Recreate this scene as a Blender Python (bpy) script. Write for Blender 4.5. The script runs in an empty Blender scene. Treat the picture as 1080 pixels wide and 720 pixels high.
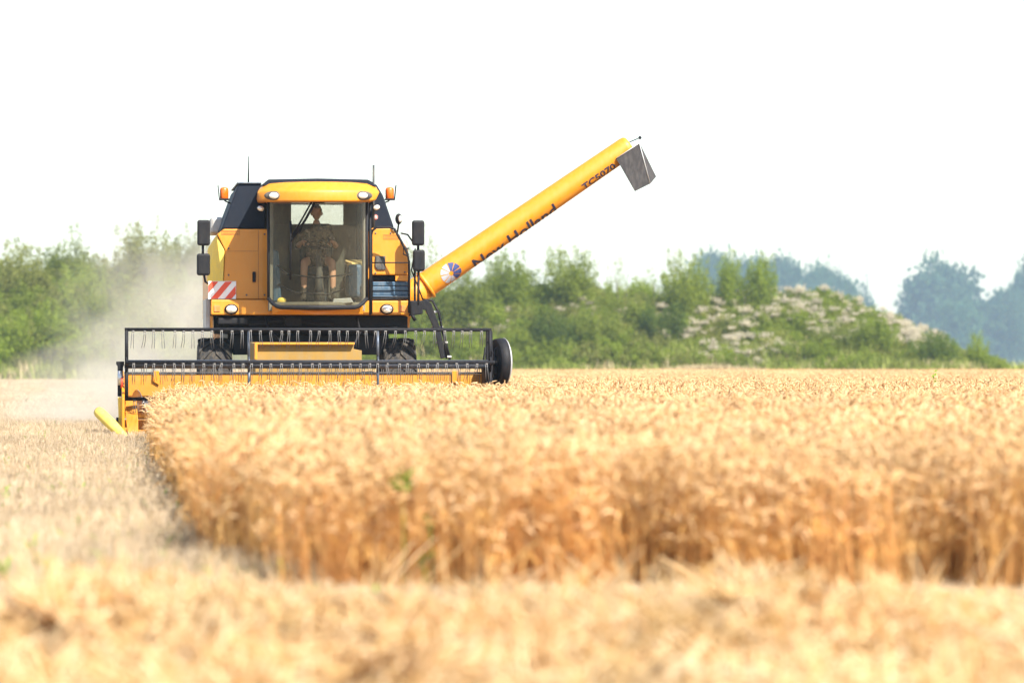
import bpy, bmesh, math, random
import numpy as np
from mathutils import Vector, Matrix, Euler, noise as mnoise
R = math.radians
rnd = random.Random(7)
S = bpy.context.scene
COL = S.collection

# ------------------------------------------------------------------ camera constants
F, CX, HY, CH = 4500.0, 540.0, 386.0, 1.08      # focal length in px of a 1080 wide picture, centre, horizon, eye height
D0, AZ = 61.5, 0.10                             # distance and yaw of the harvester
CA, SA = math.cos(AZ), math.sin(AZ)
X0, Y0 = (322 - CX) / F * D0, D0

def W(px, py, D):                               # a point of the place seen at px,py from distance D
    return Vector(((px - CX) / F * D, D, CH + (HY - py) / F * D))
def M(px, py, yl):                              # the same in the harvester's own coordinates
    k = (px - CX) / F
    xl = (k * Y0 + k * yl * CA - X0 + yl * SA) / (CA - k * SA)
    Y = Y0 + xl * SA + yl * CA
    return Vector((xl, yl, CH + (HY - py) / F * Y))
def loc2w(xl, yl):
    return X0 + xl * CA - yl * SA, Y0 + xl * SA + yl * CA
def w2loc(X, Y):
    dx, dy = X - X0, Y - Y0
    return dx * CA + dy * SA, -dx * SA + dy * CA

# ------------------------------------------------------------------ object helpers
def tag(o, label=None, cat=None, group=None, kind=None):
    if label: o['label'] = label
    if cat: o['category'] = cat
    if group: o['group'] = group
    if kind: o['kind'] = kind
    return o
def empty(name, loc=(0, 0, 0), rz=0.0):
    o = bpy.data.objects.new(name, None); COL.objects.link(o)
    o.location = loc; o.rotation_euler = (0, 0, rz); o.empty_display_size = .3
    return o
def link(name, me, mat=None, parent=None, label=None):
    o = bpy.data.objects.new(name, me); COL.objects.link(o)
    if mat is not None and not me.materials: me.materials.append(mat)
    if parent is not None: o.parent = parent
    if label: o['label'] = label
    return o
def build(name, bm, mat, parent=None, smooth=False, label=None):
    me = bpy.data.meshes.new(name)
    bmesh.ops.recalc_face_normals(bm, faces=bm.faces)
    bm.to_mesh(me); bm.free()
    for m in (mat if isinstance(mat, (list, tuple)) else [mat]): me.materials.append(m)
    if smooth: me.polygons.foreach_set('use_smooth', [True] * len(me.polygons))
    return link(name, me, None, parent, label)
def nb(): return bmesh.new()
def addv(bm, pts): return [bm.verts.new(p) for p in pts]
def setmi(faces, mi):
    for f in faces: f.material_index = mi
def box(bm, c, s, rot=None, bev=0.0, mi=0):
    t = bmesh.new()
    bmesh.ops.create_cube(t, size=1.0)
    bmesh.ops.scale(t, vec=s, verts=t.verts)
    if bev: bmesh.ops.bevel(t, geom=t.edges[:], offset=bev, segments=2, affect='EDGES', profile=.5)
    mat = Matrix.Translation(c) @ (rot.to_matrix().to_4x4() if rot else Matrix())
    merge(bm, t, mat, mi)
def merge(bm, t, mat=None, mi=0):
    mp = {}
    for v in t.verts: mp[v] = bm.verts.new(mat @ v.co if mat else v.co)
    for f in t.faces:
        nf = bm.faces.new([mp[v] for v in f.verts]); nf.material_index = mi or f.material_index; nf.smooth = f.smooth
    t.free()
def prism(bm, pts, vec, bev=0.0, mi=0, seg=2):
    t = bmesh.new()
    a = addv(t, pts); b = addv(t, [Vector(p) + Vector(vec) for p in pts])
    n = len(pts)
    t.faces.new(a); t.faces.new(b[::-1])
    for i in range(n): t.faces.new((a[i], b[i], b[(i + 1) % n], a[(i + 1) % n]))
    bmesh.ops.recalc_face_normals(t, faces=t.faces)
    if bev: bmesh.ops.bevel(t, geom=t.edges[:], offset=bev, segments=seg, affect='EDGES', profile=.5, clamp_overlap=True)
    merge(bm, t, None, mi)
def frame_of(d):
    d = d.normalized()
    up = Vector((0, 0, 1)) if abs(d.z) < .95 else Vector((0, 1, 0))
    u = d.cross(up).normalized(); return u, u.cross(d).normalized()
def tube(bm, pts, r, n=8, cap=True, mi=0):
    pts = [Vector(p) for p in pts]; rs = r if isinstance(r, (list, tuple)) else [r] * len(pts)
    rings = []
    for i, p in enumerate(pts):
        d = (pts[min(i + 1, len(pts) - 1)] - pts[max(i - 1, 0)])
        u, v = frame_of(d)
        rings.append(addv(bm, [p + (u * math.cos(a) + v * math.sin(a)) * rs[i] for a in [2 * math.pi * k / n for k in range(n)]]))
    for i in range(len(rings) - 1):
        for k in range(n):
            f = bm.faces.new((rings[i][k], rings[i][(k + 1) % n], rings[i + 1][(k + 1) % n], rings[i + 1][k])); f.smooth = True; f.material_index = mi
    if cap:
        bm.faces.new(rings[0][::-1]).material_index = mi; bm.faces.new(rings[-1]).material_index = mi
def lathe(bm, prof, c, axis, n=32, mi=0):       # prof: (radius, height along axis)
    axis = Vector(axis).normalized(); u, v = frame_of(axis); rings = []
    for r, h in prof:
        rings.append(addv(bm, [Vector(c) + axis * h + (u * math.cos(a) + v * math.sin(a)) * max(r, 1e-4) for a in [2 * math.pi * k / n for k in range(n)]]))
    for i in range(len(rings) - 1):
        for k in range(n):
            f = bm.faces.new((rings[i][k], rings[i][(k + 1) % n], rings[i + 1][(k + 1) % n], rings[i + 1][k])); f.smooth = True; f.material_index = mi
    bm.faces.new(rings[0][::-1]).material_index = mi; bm.faces.new(rings[-1]).material_index = mi
def ell(bm, c, r, mi=0, seg=16, rot=None):
    t = bmesh.new(); bmesh.ops.create_uvsphere(t, u_segments=seg, v_segments=max(6, seg // 2), radius=1.0)
    for f in t.faces: f.smooth = True
    m = Matrix.Translation(c) @ (rot.to_matrix().to_4x4() if rot else Matrix()) @ Matrix.Diagonal((r[0], r[1], r[2], 1))
    merge(bm, t, m, mi)

# ------------------------------------------------------------------ materials
def newmat(name):
    m = bpy.data.materials.new(name); m.use_nodes = True
    nt = m.node_tree; nt.nodes.clear()
    out = nt.nodes.new('ShaderNodeOutputMaterial')
    return m, nt, out
def N(nt, t, **kw):
    n = nt.nodes.new(t)
    for k, v in kw.items():
        if k in n.inputs: n.inputs[k].default_value = v
        else: setattr(n, k, v)
    return n
def c4(c): return (c[0], c[1], c[2], 1.0)
def ramp(nt, fac, stops):
    r = nt.nodes.new('ShaderNodeValToRGB'); e = r.color_ramp.elements
    while len(e) < len(stops): e.new(.5)
    for i, (p, c) in enumerate(stops):
        e[i].position = p; e[i].color = c4(c) if hasattr(c, '__len__') else (c, c, c, 1)
    nt.links.new(fac, r.inputs[0]); return r.outputs[0]
def mixc(nt, fac, a, b, mode='MIX'):
    m = nt.nodes.new('ShaderNodeMix'); m.data_type = 'RGBA'; m.blend_type = mode
    for sock, val in ((m.inputs[0], fac), (m.inputs[6], a), (m.inputs[7], b)):
        if hasattr(val, 'is_linked'): nt.links.new(val, sock)
        elif hasattr(val, '__len__'): sock.default_value = c4(val)
        else: sock.default_value = val
    return m.outputs[2]
def noise(nt, scale, detail=4, rough=.55, coord='Object', stretch=None):
    tc = nt.nodes.new('ShaderNodeTexCoord'); n = nt.nodes.new('ShaderNodeTexNoise')
    n.inputs['Scale'].default_value = scale; n.inputs['Detail'].default_value = detail; n.inputs['Roughness'].default_value = rough
    o = tc.outputs[coord]
    if stretch:
        mp = nt.nodes.new('ShaderNodeMapping'); mp.inputs['Scale'].default_value = stretch
        nt.links.new(o, mp.inputs[0]); o = mp.outputs[0]
    nt.links.new(o, n.inputs['Vector']); return n.outputs['Fac']
def paint(name, col, rough=.45, metal=0.0, dirt=.25, dirtcol=(.42, .33, .2), scale=3.0, coat=0.0, bump=0.0, var=.12, spec=None):
    m, nt, out = newmat(name)
    p = N(nt, 'ShaderNodeBsdfPrincipled')
    n1 = noise(nt, scale, 6, .65); n2 = noise(nt, scale * 7, 5, .7, stretch=(1, 1, .35))
    base = mixc(nt, n1, [c * (1 - var) for c in col], [min(1, c * (1 + var)) for c in col])
    d = ramp(nt, n2, [(.42, 0.0), (.75, dirt)])
    nt.links.new(mixc(nt, d, base, dirtcol), p.inputs['Base Color'])
    nt.links.new(ramp(nt, n2, [(.3, rough), (.8, min(1, rough + .3))]), p.inputs['Roughness'])
    p.inputs['Metallic'].default_value = metal
    p.inputs['Coat Weight'].default_value = coat
    if bump:
        b = N(nt, 'ShaderNodeBump', Strength=bump, Distance=.01); nt.links.new(n2, b.inputs['Height']); nt.links.new(b.outputs[0], p.inputs['Normal'])
    if spec is not None: p.inputs['Specular IOR Level'].default_value = spec
    nt.links.new(p.outputs[0], out.inputs[0]); return m
def plantmat(name, cols, scale=.8, trans=.35, attr=True, rough=.7, tcol=None, rv=(.82, 1.18)):
    """leaf or straw: colour varies from clump to clump and from blade to blade"""
    m, nt, out = newmat(name)
    oi = nt.nodes.new('ShaderNodeObjectInfo')
    n1 = noise(nt, scale, 3, .6)
    base = mixc(nt, ramp(nt, n1, [(.3, 0.0), (.7, 1.0)]), cols[0], cols[1])
    if attr:
        a = nt.nodes.new('ShaderNodeAttribute'); a.attribute_name = 'tint'
        base = mixc(nt, ramp(nt, a.outputs['Fac'], [(0, 0.0), (1, .75)]), base, cols[2])
    v = nt.nodes.new('ShaderNodeMapRange'); v.inputs[3].default_value = rv[0]; v.inputs[4].default_value = rv[1]
    nt.links.new(oi.outputs['Random'], v.inputs[0])
    hs = nt.nodes.new('ShaderNodeHueSaturation'); nt.links.new(v.outputs[0], hs.inputs['Value']); nt.links.new(base, hs.inputs['Color'])
    d = N(nt, 'ShaderNodeBsdfPrincipled', Roughness=rough); d.inputs['Specular IOR Level'].default_value = .25
    nt.links.new(hs.outputs[0], d.inputs['Base Color'])
    t = N(nt, 'ShaderNodeBsdfTranslucent')
    if tcol: nt.links.new(mixc(nt, 1.0, hs.outputs[0], tcol, 'MULTIPLY'), t.inputs[0])
    else: nt.links.new(hs.outputs[0], t.inputs[0])
    mx = N(nt, 'ShaderNodeMixShader'); mx.inputs[0].default_value = trans
    nt.links.new(d.outputs[0], mx.inputs[1]); nt.links.new(t.outputs[0], mx.inputs[2]); nt.links.new(mx.outputs[0], out.inputs[0])
    return m

YEL = paint('yellow_paint', (.61, .220, .002), .40, dirt=.2, dirtcol=(.55, .36, .12), coat=.25)
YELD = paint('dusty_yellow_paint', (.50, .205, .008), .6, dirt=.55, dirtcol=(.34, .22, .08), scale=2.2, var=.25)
YELP = paint('pale_yellow', (.82, .58, .08), .5, dirt=.4, dirtcol=(.5, .42, .22))
BLK = paint('black_paint', (.010, .010, .012), .5, dirt=.12, dirtcol=(.12, .10, .07), spec=.2)
TANK = paint('navy_black_sheet', (.006, .010, .019), .55, dirt=.15, dirtcol=(.06, .06, .06), spec=.22)
RUB = paint('tyre_rubber', (.018, .017, .016), .85, dirt=.35, dirtcol=(.22, .17, .11), bump=.3)
GRY = paint('grey_sheet_steel', (.42, .42, .41), .5, metal=.3, dirt=.4)
STL = paint('bright_steel', (.62, .62, .62), .32, metal=.9, dirt=.3)
BLUST = paint('blue_black_steel', (.06, .075, .10), .3, metal=.5, dirt=.35, dirtcol=(.3, .26, .2))
BLUB = paint('blue_tread_plate', (.035, .085, .14), .45, metal=.2, dirt=.4, dirtcol=(.3, .3, .28))
RUBGRY = paint('worn_grey_rubber', (.045, .042, .042), .75, dirt=.6, dirtcol=(.13, .12, .11), spec=.2)
CABIN = paint('cab_lining', (.19, .175, .14), .8, dirt=.3)
CABD = paint('dark_cab_plastic', (.035, .037, .04), .6, dirt=.3)
SEAT = paint('seat_cloth', (.035, .05, .065), .9, dirt=.2)
RED = paint('red_paint', (.72, .065, .02), .45, dirt=.15)
WHT = paint('white_reflector', (.80, .80, .80), .4, dirt=.15)
ORG = paint('amber_plastic', (.80, .13, .005), .25, dirt=.08, coat=.5)
REFL = paint('amber_reflector', (.62, .18, .03), .35, dirt=.3)
DEC = paint('decal_brown', (.34, .12, .02), .5, dirt=.1)
NAVY = paint('navy_lettering', (.012, .018, .05), .4, dirt=.15)
BLU = paint('blue_decal', (.025, .05, .17), .4, dirt=.1)
SILV = paint('silver_decal', (.36, .36, .38), .4, dirt=.1)
STRAWCLOTH = paint('straw_yellow', (.6, .42, .15), .8)
def glassmat(name, tint, dust, dustcol, gl=.1):
    m, nt, out = newmat(name)
    t = N(nt, 'ShaderNodeBsdfTransparent'); t.inputs[0].default_value = c4(tint)
    g = N(nt, 'ShaderNodeBsdfGlossy', Roughness=.03); g.inputs[0].default_value = (1, 1, 1, 1)
    lw0 = N(nt, 'ShaderNodeFresnel', IOR=1.35); lw = N(nt, 'ShaderNodeMath', operation='MULTIPLY'); lw.inputs[1].default_value = .45; nt.links.new(lw0.outputs[0], lw.inputs[0])
    mx = N(nt, 'ShaderNodeMixShader'); nt.links.new(lw.outputs[0], mx.inputs[0]); nt.links.new(t.outputs[0], mx.inputs[1]); nt.links.new(g.outputs[0], mx.inputs[2])
    d = N(nt, 'ShaderNodeBsdfDiffuse'); d.inputs[0].default_value = c4(dustcol)
    n1 = noise(nt, 55, 4, .7); n2 = noise(nt, 1.4, 3, .5)
    f = N(nt, 'ShaderNodeMath', operation='MULTIPLY'); nt.links.new(ramp(nt, n1, [(.46, .03), (.66, 1.0)]), f.inputs[0]); nt.links.new(ramp(nt, n2, [(.3, dust * .35), (.7, dust)]), f.inputs[1])
    m2 = N(nt, 'ShaderNodeMixShader'); nt.links.new(f.outputs[0], m2.inputs[0]); nt.links.new(mx.outputs[0], m2.inputs[1]); nt.links.new(d.outputs[0], m2.inputs[2])
    nt.links.new(m2.outputs[0], out.inputs[0]); return m
GLASS = glassmat('dusty_windscreen_glass', (.66, .67, .60), .20, (.42, .34, .22))
GLASS2 = glassmat('window_glass', (.80, .84, .82), .2, (.42, .36, .26))
def lensmat(name, col):
    m, nt, out = newmat(name)
    p = N(nt, 'ShaderNodeBsdfPrincipled', Roughness=.12); p.inputs['Base Color'].default_value = c4(col)
    p.inputs['Metallic'].default_value = .3; p.inputs['Coat Weight'].default_value = 1.0
    b = N(nt, 'ShaderNodeBump', Strength=.5, Distance=.01); nt.links.new(noise(nt, 60, 1), b.inputs['Height']); nt.links.new(b.outputs[0], p.inputs['Normal'])
    nt.links.new(p.outputs[0], out.inputs[0]); return m
LENS = lensmat('lamp_lens', (.86, .80, .70))

# ------------------------------------------------------------------ light, sky, camera
TO_SUN = Vector((.46, -.60, .76)).normalized()
world = bpy.data.worlds.new('World'); S.world = world; world.use_nodes = True
nt = world.node_tree; nt.nodes.clear()
sky = nt.nodes.new('ShaderNodeTexSky'); sky.sky_type = 'NISHITA'; sky.sun_disc = False
sky.sun_elevation = math.asin(TO_SUN.z); sky.sun_rotation = math.atan2(TO_SUN.x, TO_SUN.y)
sky.air_density = 1.0; sky.dust_density = 1.0; sky.ozone_density = 1.0; sky.altitude = 0
bg = nt.nodes.new('ShaderNodeBackground'); bg.inputs[1].default_value = .115
wo = nt.nodes.new('ShaderNodeOutputWorld'); nt.links.new(sky.outputs[0], bg.inputs[0]); nt.links.new(bg.outputs[0], wo.inputs[0])
sl = bpy.data.lights.new('sun', 'SUN'); sl.energy = 5.0; sl.angle = R(.53); sl.color = (1.0, .955, .88)
so = bpy.data.objects.new('sun', sl); COL.objects.link(so); so.rotation_euler = (-TO_SUN).to_track_quat('-Z', 'Y').to_euler()
so.location = (30, -20, 60)
cd = bpy.data.cameras.new('camera'); cam = bpy.data.objects.new('camera', cd); COL.objects.link(cam); S.camera = cam
cam.location = (0, 0, CH); cam.rotation_euler = (R(90), 0, 0)
cd.sensor_width = 36; cd.lens = 36 * F / 1080; cd.shift_y = (HY - 360) / 1080
cd.clip_start = .5; cd.clip_end = 6000
cd.dof.use_dof = True; cd.dof.focus_distance = D0 + .8; cd.dof.aperture_fstop = (cd.lens / 1000) / .064; cd.dof.aperture_blades = 0
S.view_settings.view_transform = 'Standard'; S.view_settings.look = 'None'; S.view_settings.gamma = 1; S.view_settings.exposure = 1.24
S.view_settings.use_curve_mapping = False
cy = S.cycles; cy.use_denoising = True; cy.max_bounces = 10; cy.diffuse_bounces = 4; cy.transparent_max_bounces = 24; cy.volume_bounces = 1
cy.use_adaptive_sampling = True; cy.adaptive_threshold = .015

# ------------------------------------------------------------------ raw mesh builder for vegetation
class Soup:
    def __init__(s): s.v = []; s.f = []; s.t = []; s.m = []
    def quadstrip(s, pts, wid, side, tint, mi=0):
        b = len(s.v)
        for p, w in zip(pts, wid):
            s.v.append(tuple(p - side * w)); s.v.append(tuple(p + side * w))
        for i in range(len(pts) - 1):
            s.f.append((b + 2 * i, b + 2 * i + 1, b + 2 * i + 3, b + 2 * i + 2)); s.t.append(tint); s.m.append(mi)
    def pipe(s, pts, rs, tint, n=3, mi=0):
        b = len(s.v)
        for i, p in enumerate(pts):
            d = pts[min(i + 1, len(pts) - 1)] - pts[max(0, i - 1)]
            u, v = frame_of(d)
            for k in range(n):
                a = 2 * math.pi * k / n
                s.v.append(tuple(p + (u * math.cos(a) + v * math.sin(a)) * rs[i]))
        for i in range(len(pts) - 1):
            for k in range(n):
                s.f.append((b + i * n + k, b + i * n + (k + 1) % n, b + (i + 1) * n + (k + 1) % n, b + (i + 1) * n + k)); s.t.append(tint); s.m.append(mi)
    def mesh(s, name, mats):
        me = bpy.data.meshes.new(name); me.from_pydata(s.v, [], s.f)
        a = me.attributes.new('tint', 'FLOAT', 'FACE'); a.data.foreach_set('value', s.t)
        for m in mats: me.materials.append(m)
        if any(s.m): me.polygons.foreach_set('material_index', s.m)
        me.polygons.foreach_set('use_smooth', [True] * len(s.f))
        return me
def variants(name, meshes):
    c = bpy.data.collections.new(name)
    for i, me in enumerate(meshes):
        c.objects.link(bpy.data.objects.new('%s_%02d' % (name, i), me))
    return c
def scatter(name, pts, rots, scls, coll, nvar, label, cat, seed=1):
    """one uncountable mass: the variants of coll stood on the points"""
    n = len(pts)
    me = bpy.data.meshes.new(name); me.vertices.add(n)
    me.vertices.foreach_set('co', np.asarray(pts, dtype=np.float32).ravel())
    for an, ty, val, key in (('srot', 'FLOAT_VECTOR', rots, 'vector'), ('sscl', 'FLOAT_VECTOR', scls, 'vector')):
        a = me.attributes.new(an, ty, 'POINT'); a.data.foreach_set(key, np.asarray(val, dtype=np.float32).ravel())
    a = me.attributes.new('sidx', 'INT', 'POINT'); a.data.foreach_set('value', np.random.RandomState(seed).randint(0, nvar, n).astype(np.int32))
    o = link(name, me)
    g = bpy.data.node_groups.new(name, 'GeometryNodeTree')
    g.interface.new_socket('Geometry', in_out='INPUT', socket_type='NodeSocketGeometry'); g.interface.new_socket('Geometry', in_out='OUTPUT', socket_type='NodeSocketGeometry')
    gi = g.nodes.new('NodeGroupInput'); go = g.nodes.new('NodeGroupOutput')
    mp = g.nodes.new('GeometryNodeMeshToPoints'); ip = g.nodes.new('GeometryNodeInstanceOnPoints')
    ci = g.nodes.new('GeometryNodeCollectionInfo'); ci.inputs['Collection'].default_value = coll
    ci.inputs['Separate Children'].default_value = True; ci.inputs['Reset Children'].default_value = True
    def na(nm, ty):
        q = g.nodes.new('GeometryNodeInputNamedAttribute'); q.data_type = ty; q.inputs[0].default_value = nm; return q.outputs[0]
    L = g.links.new
    L(gi.outputs[0], mp.inputs[0]); L(mp.outputs[0], ip.inputs['Points']); L(ci.outputs[0], ip.inputs['Instance'])
    ip.inputs['Pick Instance'].default_value = True
    L(na('sidx', 'INT'), ip.inputs['Instance Index']); L(na('sscl', 'FLOAT_VECTOR'), ip.inputs['Scale'])
    er = g.nodes.new('FunctionNodeEulerToRotation'); L(na('srot', 'FLOAT_VECTOR'), er.inputs[0]); L(er.outputs[0], ip.inputs['Rotation'])
    L(ip.outputs[0], go.inputs[0])
    md = o.modifiers.new('scatter', 'NODES'); md.node_group = g
    return tag(o, label, cat, None, 'stuff')

# ------------------------------------------------------------------ wheat
EAR = plantmat('wheat_ear', ((.60, .375, .145), (.72, .49, .22), (.80, .60, .35)), 1.2, .36, tcol=(1, .82, .55), rough=.5)
STEM = plantmat('wheat_stem', ((.66, .39, .12), (.76, .485, .185), (.80, .57, .26)), 1.2, .52, tcol=(1, .8, .5), rough=.5)
def wheat_stem(s, x, y, h, rg, fat=1.0, seg=3, sparse=False):
    az = rg.uniform(0, 6.283); lean = rg.gauss(.05, .035)
    dx, dy = math.cos(az), math.sin(az)
    H = Vector((dx, dy, 0))
    base = Vector((x, y, 0)); tint = rg.random()
    droop = rg.uniform(.3, 2.3)                  # how far the ear nods over
    p = [base]
    for i in range(1, seg + 1):
        t = i / seg; p.append(base + H * (lean * h * t * t) + Vector((0, 0, h * t)))
    r = .0021 * fat
    s.pipe(p, [r * 1.2] + [r] * (seg - 1) + [r * .8], tint * .7, 3, 1)
    q = p[-1].copy(); ang = math.atan2(lean * 2, 1); L = rg.uniform(.07, .098) * (fat ** .5); n = 5
    pts = [q.copy()]
    for i in range(n):
        ang += droop / n * (1.3 if i < 3 else .5)
        q = q + (H * math.sin(ang) + Vector((0, 0, math.cos(ang)))) * (L / n * (1.15 if i else .6)); pts.append(q.copy())
    w = .0070 * fat * rg.uniform(.85, 1.15)
    s.pipe(pts, [w * .25, w * .95, w * 1.1, w, w * .75, w * .2], tint, 4, 0)
    if not sparse and rg.random() < .55:         # a dry leaf
        a2 = rg.uniform(0, 6.283); Hh = Vector((math.cos(a2), math.sin(a2), 0)); z = h * rg.uniform(.3, .75); ll = rg.uniform(.1, .22)
        b0 = base + H * (lean * h * (z / h) ** 2) + Vector((0, 0, z))
        s.quadstrip([b0, b0 + Hh * ll * .5 + Vector((0, 0, ll * .4)), b0 + Hh * ll + Vector((0, 0, -ll * .1))], [.004, .005, .001], Vector((-Hh.y, Hh.x, 0)), rg.random() * .6, 1)
def wheat_patch(seed, size, n, fat=1.0, seg=3, sparse=False, edge=False):
    rg = random.Random(seed); s = Soup()
    for i in range(n):
        x, y = rg.uniform(-.5, .5) * size, rg.uniform(-.5, .5) * size
        if edge: wheat_stem(s, x, y, .66 - .42 * rg.random() ** 1.5, rg, fat, seg, False); continue
        wheat_stem(s, x, y, .64 + rg.gauss(0, .05) - (rg.random() < .25) * rg.uniform(0, .22), rg, fat, seg, sparse)
    return s.mesh('wheat_patch', [EAR, STEM])
wheatA = variants('wheat_tuft', [wheat_patch(100 + i, .62, 172) for i in range(9)])
wheatE = variants('wheat_edge_tuft', [wheat_patch(150 + i, .5, 90, edge=True) for i in range(6)])
wheatB = variants('wheat_clump', [wheat_patch(200 + i, 2.2, 420, 1.9, 2, True) for i in range(5)])
HL, HR = M(128, 400, 0).x, M(514, 400, 0).x      # ends of the cut
FIELD = 299.0
def in_wheat(X, Y):
    xl, yl = w2loc(X, Y)
    if xl < HL + float(np.interp(Y, [22, 60], [.57, .82])) + .12 * mnoise.noise((Y * .9, 3.3, 0)): return False
    if xl > HR + .1: return Y < FIELD
    return yl < .05
def lines(y0, y1, step, xmin, xmax, test, rg, jit=.3):
    out = []; y = y0
    while y < y1:
        x = xmin(y)
        while x < xmax(y):
            X, Y = x + rg.uniform(-jit, jit) * step, y + rg.uniform(-jit, jit) * step
            if test(X, Y): out.append((X, Y))
            x += step
        y += step
    return out
rg = random.Random(3)
P = lines(21.5, 78, .46, lambda y: -9, lambda y: .125 * y + 5, in_wheat, rg)
P += lines(78, 140, .62, lambda y: -14, lambda y: .125 * y + 14, in_wheat, rg)
def put(P, rg, tilt=.06, sc=(.92, 1.08), zs=(.94, 1.06), z=None, edge=None):
    pts, rots, scl = [], [], []
    for X, Y in P:
        u = mnoise.noise((X * .35, Y * .22, 1.7)) * .05
        pts.append((X, Y, z(X, Y) if z else 0.0)); rots.append((rg.gauss(0, tilt), rg.gauss(0, tilt), rg.uniform(0, 6.283)))
        k = rg.uniform(*sc); scl.append((k, k, (rg.uniform(*zs) + u) * (edge(Y) if edge else 1)))
    return pts, rots, scl
a, b, c = put(P, rg, edge=lambda Y: float(np.interp(Y, [21.2, 22.2, 24, 31], [.66, .80, .90, 1.0])))
scatter('wheat_field', a, b, c, wheatA, 9, 'standing ripe golden wheat with nodding ears before and beside the combine', 'wheat', 1)
P = lines(140, FIELD, 1.7, lambda y: -.14 * y - 10, lambda y: .125 * y + 34, in_wheat, rg)
a, b, c = put(P, rg, .02)
scatter('far_wheat', a, b, c, wheatB, 5, 'distant ripe wheat reaching the green bushes at the field end', 'wheat', 2)

P = [(X + rg.uniform(-.12, .12), 21.9 - rg.random() ** 1.2 * 1.2) for X in np.arange(-1.14, 3.9, .085)]
for Y in np.arange(22.5, 58, .22):
    xl_ = HL + float(np.interp(Y, [22, 60], [.45, .70])) + .12 * mnoise.noise((Y * .9, 3.3, 0)) - rg.random() * .10; yl_ = w2loc(-1, Y)[1]; X_, Y_ = loc2w(xl_, yl_); P.append((X_, Y_))
a, b, c = put(P, rg, .1, (.85, 1.1), (.8, 1.1))
scatter('wheat_edge', a, b, c, wheatE, 6, 'ragged shorter wheat along the cut edge of the crop', 'wheat', 21)
# ------------------------------------------------------------------ stubble and straw
STB = plantmat('stubble_straw', ((.34, .235, .125), (.53, .39, .22), (.72, .59, .42)), 1.5, .15)
STRAW = plantmat('loose_straw', ((.58, .33, .08), (.84, .62, .28), (.90, .78, .54)), 5, .38, tcol=(1, .8, .48), rough=.38, rv=(.84, 1.18))
GREENB = plantmat('green_weed_leaf', ((.10, .24, .015), (.20, .38, .02), (.28, .45, .04)), 3, .4)
def straw_bits(s, rg, n, size, zmax, lr=(.08, .34), w=.0035, mi=0, tilt=.5):
    for i in range(n):
        c0 = Vector((rg.uniform(-.5, .5) * size, rg.uniform(-.5, .5) * size, 0)); c0.z = rg.random() ** 1.2 * zmax * max(.12, 1 - (c0.length / (size * .55)) ** 2)
        az = rg.uniform(0, 6.283); el = rg.gauss(0, tilt) * .5; l = rg.uniform(*lr)
        d = Vector((math.cos(az) * math.cos(el), math.sin(az) * math.cos(el), math.sin(el)))
        bend = Vector((rg.gauss(0, .1), rg.gauss(0, .1), rg.gauss(0, .06))) * l
        p = [c0 - d * l / 2, c0 + bend, c0 + d * l / 2]
        for q in p: q.z = max(q.z, .004)
        s.pipe(p, [w, w * 1.15, w * .8], rg.random(), 3, mi)
def stubble_patch(seed, weed=0):
    rg = random.Random(seed); s = Soup()
    for r in range(5):
        for k in range(26):
            x = (r - 2) * .125 + rg.gauss(0, .012); y = rg.uniform(-.32, .32); h = rg.uniform(.08, .17)
            t = Vector((rg.gauss(0, .03), rg.gauss(0, .03), h))
            s.pipe([Vector((x, y, 0)), Vector((x, y, 0)) + t], [.0028, .0025], rg.random(), 3, 0)
    straw_bits(s, rg, 90, .66, .05, mi=0)
    for i in range(weed):
        b0 = Vector((rg.uniform(-.3, .3), rg.uniform(-.3, .3), 0))
        for k in range(rg.randint(3, 6)):
            a2 = rg.uniform(0, 6.283); H = Vector((math.cos(a2), math.sin(a2), 0)); l = rg.uniform(.06, .16)
            s.quadstrip([b0, b0 + H * l * .4 + Vector((0, 0, l * .8)), b0 + H * l + Vector((0, 0, l * .9))], [.006, .012, .001], Vector((-H.y, H.x, 0)), rg.random(), 1)
    return s.mesh('stubble_patch', [STB, GREENB])
stub = variants('stubble_tuft', [stubble_patch(300 + i, [0, 0, 1, 0, 3, 0, 1, 0][i]) for i in range(8)])
def in_stub(X, Y):
    if Y < 20.7: return True
    xl, yl = w2loc(X, Y)
    return not in_wheat(X, Y) and (xl < HR + .2)
P = lines(12.5, 21.8, .56, lambda y: -.125 * y - 1.5, lambda y: .125 * y + 1.5, in_stub, rg)
P += lines(21.8, 95, .56, lambda y: -.125 * y - 2, lambda y: -.5, in_stub, rg)
a, b, c = put(P, rg, .03, (.95, 1.05), edge=lambda Y: .55 if Y < 18 else (.3 if Y < 21 else 1))
b = [(r[0], r[1], AZ + rg.choice((0, math.pi)) + rg.gauss(0, .06)) for r in b]
scatter('stubble', a, b, c, stub, 8, 'short cut stubble with green weed shoots left of the standing wheat', 'stubble', 3)
P = lines(95, 300, 1.6, lambda y: -.125 * y - 8, lambda y: -1.0, lambda X, Y: in_stub(X, Y), rg)
a, b, c = put(P, rg, .02, (2.4, 2.8), (.9, 1.2))
scatter('far_stubble', a, b, c, stub, 8, 'distant pale stubble running back to the left hand bushes', 'stubble', 4)
def clump(seed):
    rg = random.Random(seed); s = Soup(); straw_bits(s, rg, 235, .75, .24, (.12, .45), .0058, 0, 1.1)
    for i in range(10):                          # stalk ends standing proud
        b0 = Vector((rg.uniform(-.3, .3), rg.uniform(-.3, .3), .05)); az = rg.uniform(0, 6.283); l = rg.uniform(.12, .3) * (1.7 if i == 0 else 1)
        s.pipe([b0, b0 + Vector((math.cos(az) * l * .7, math.sin(az) * l * .7, l * .6))], [.0036, .003], rg.random(), 3, 0)
    return s.mesh('straw_clump', [STRAW])
clumps = variants('straw_clump', [clump(400 + i) for i in range(7)])
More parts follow.
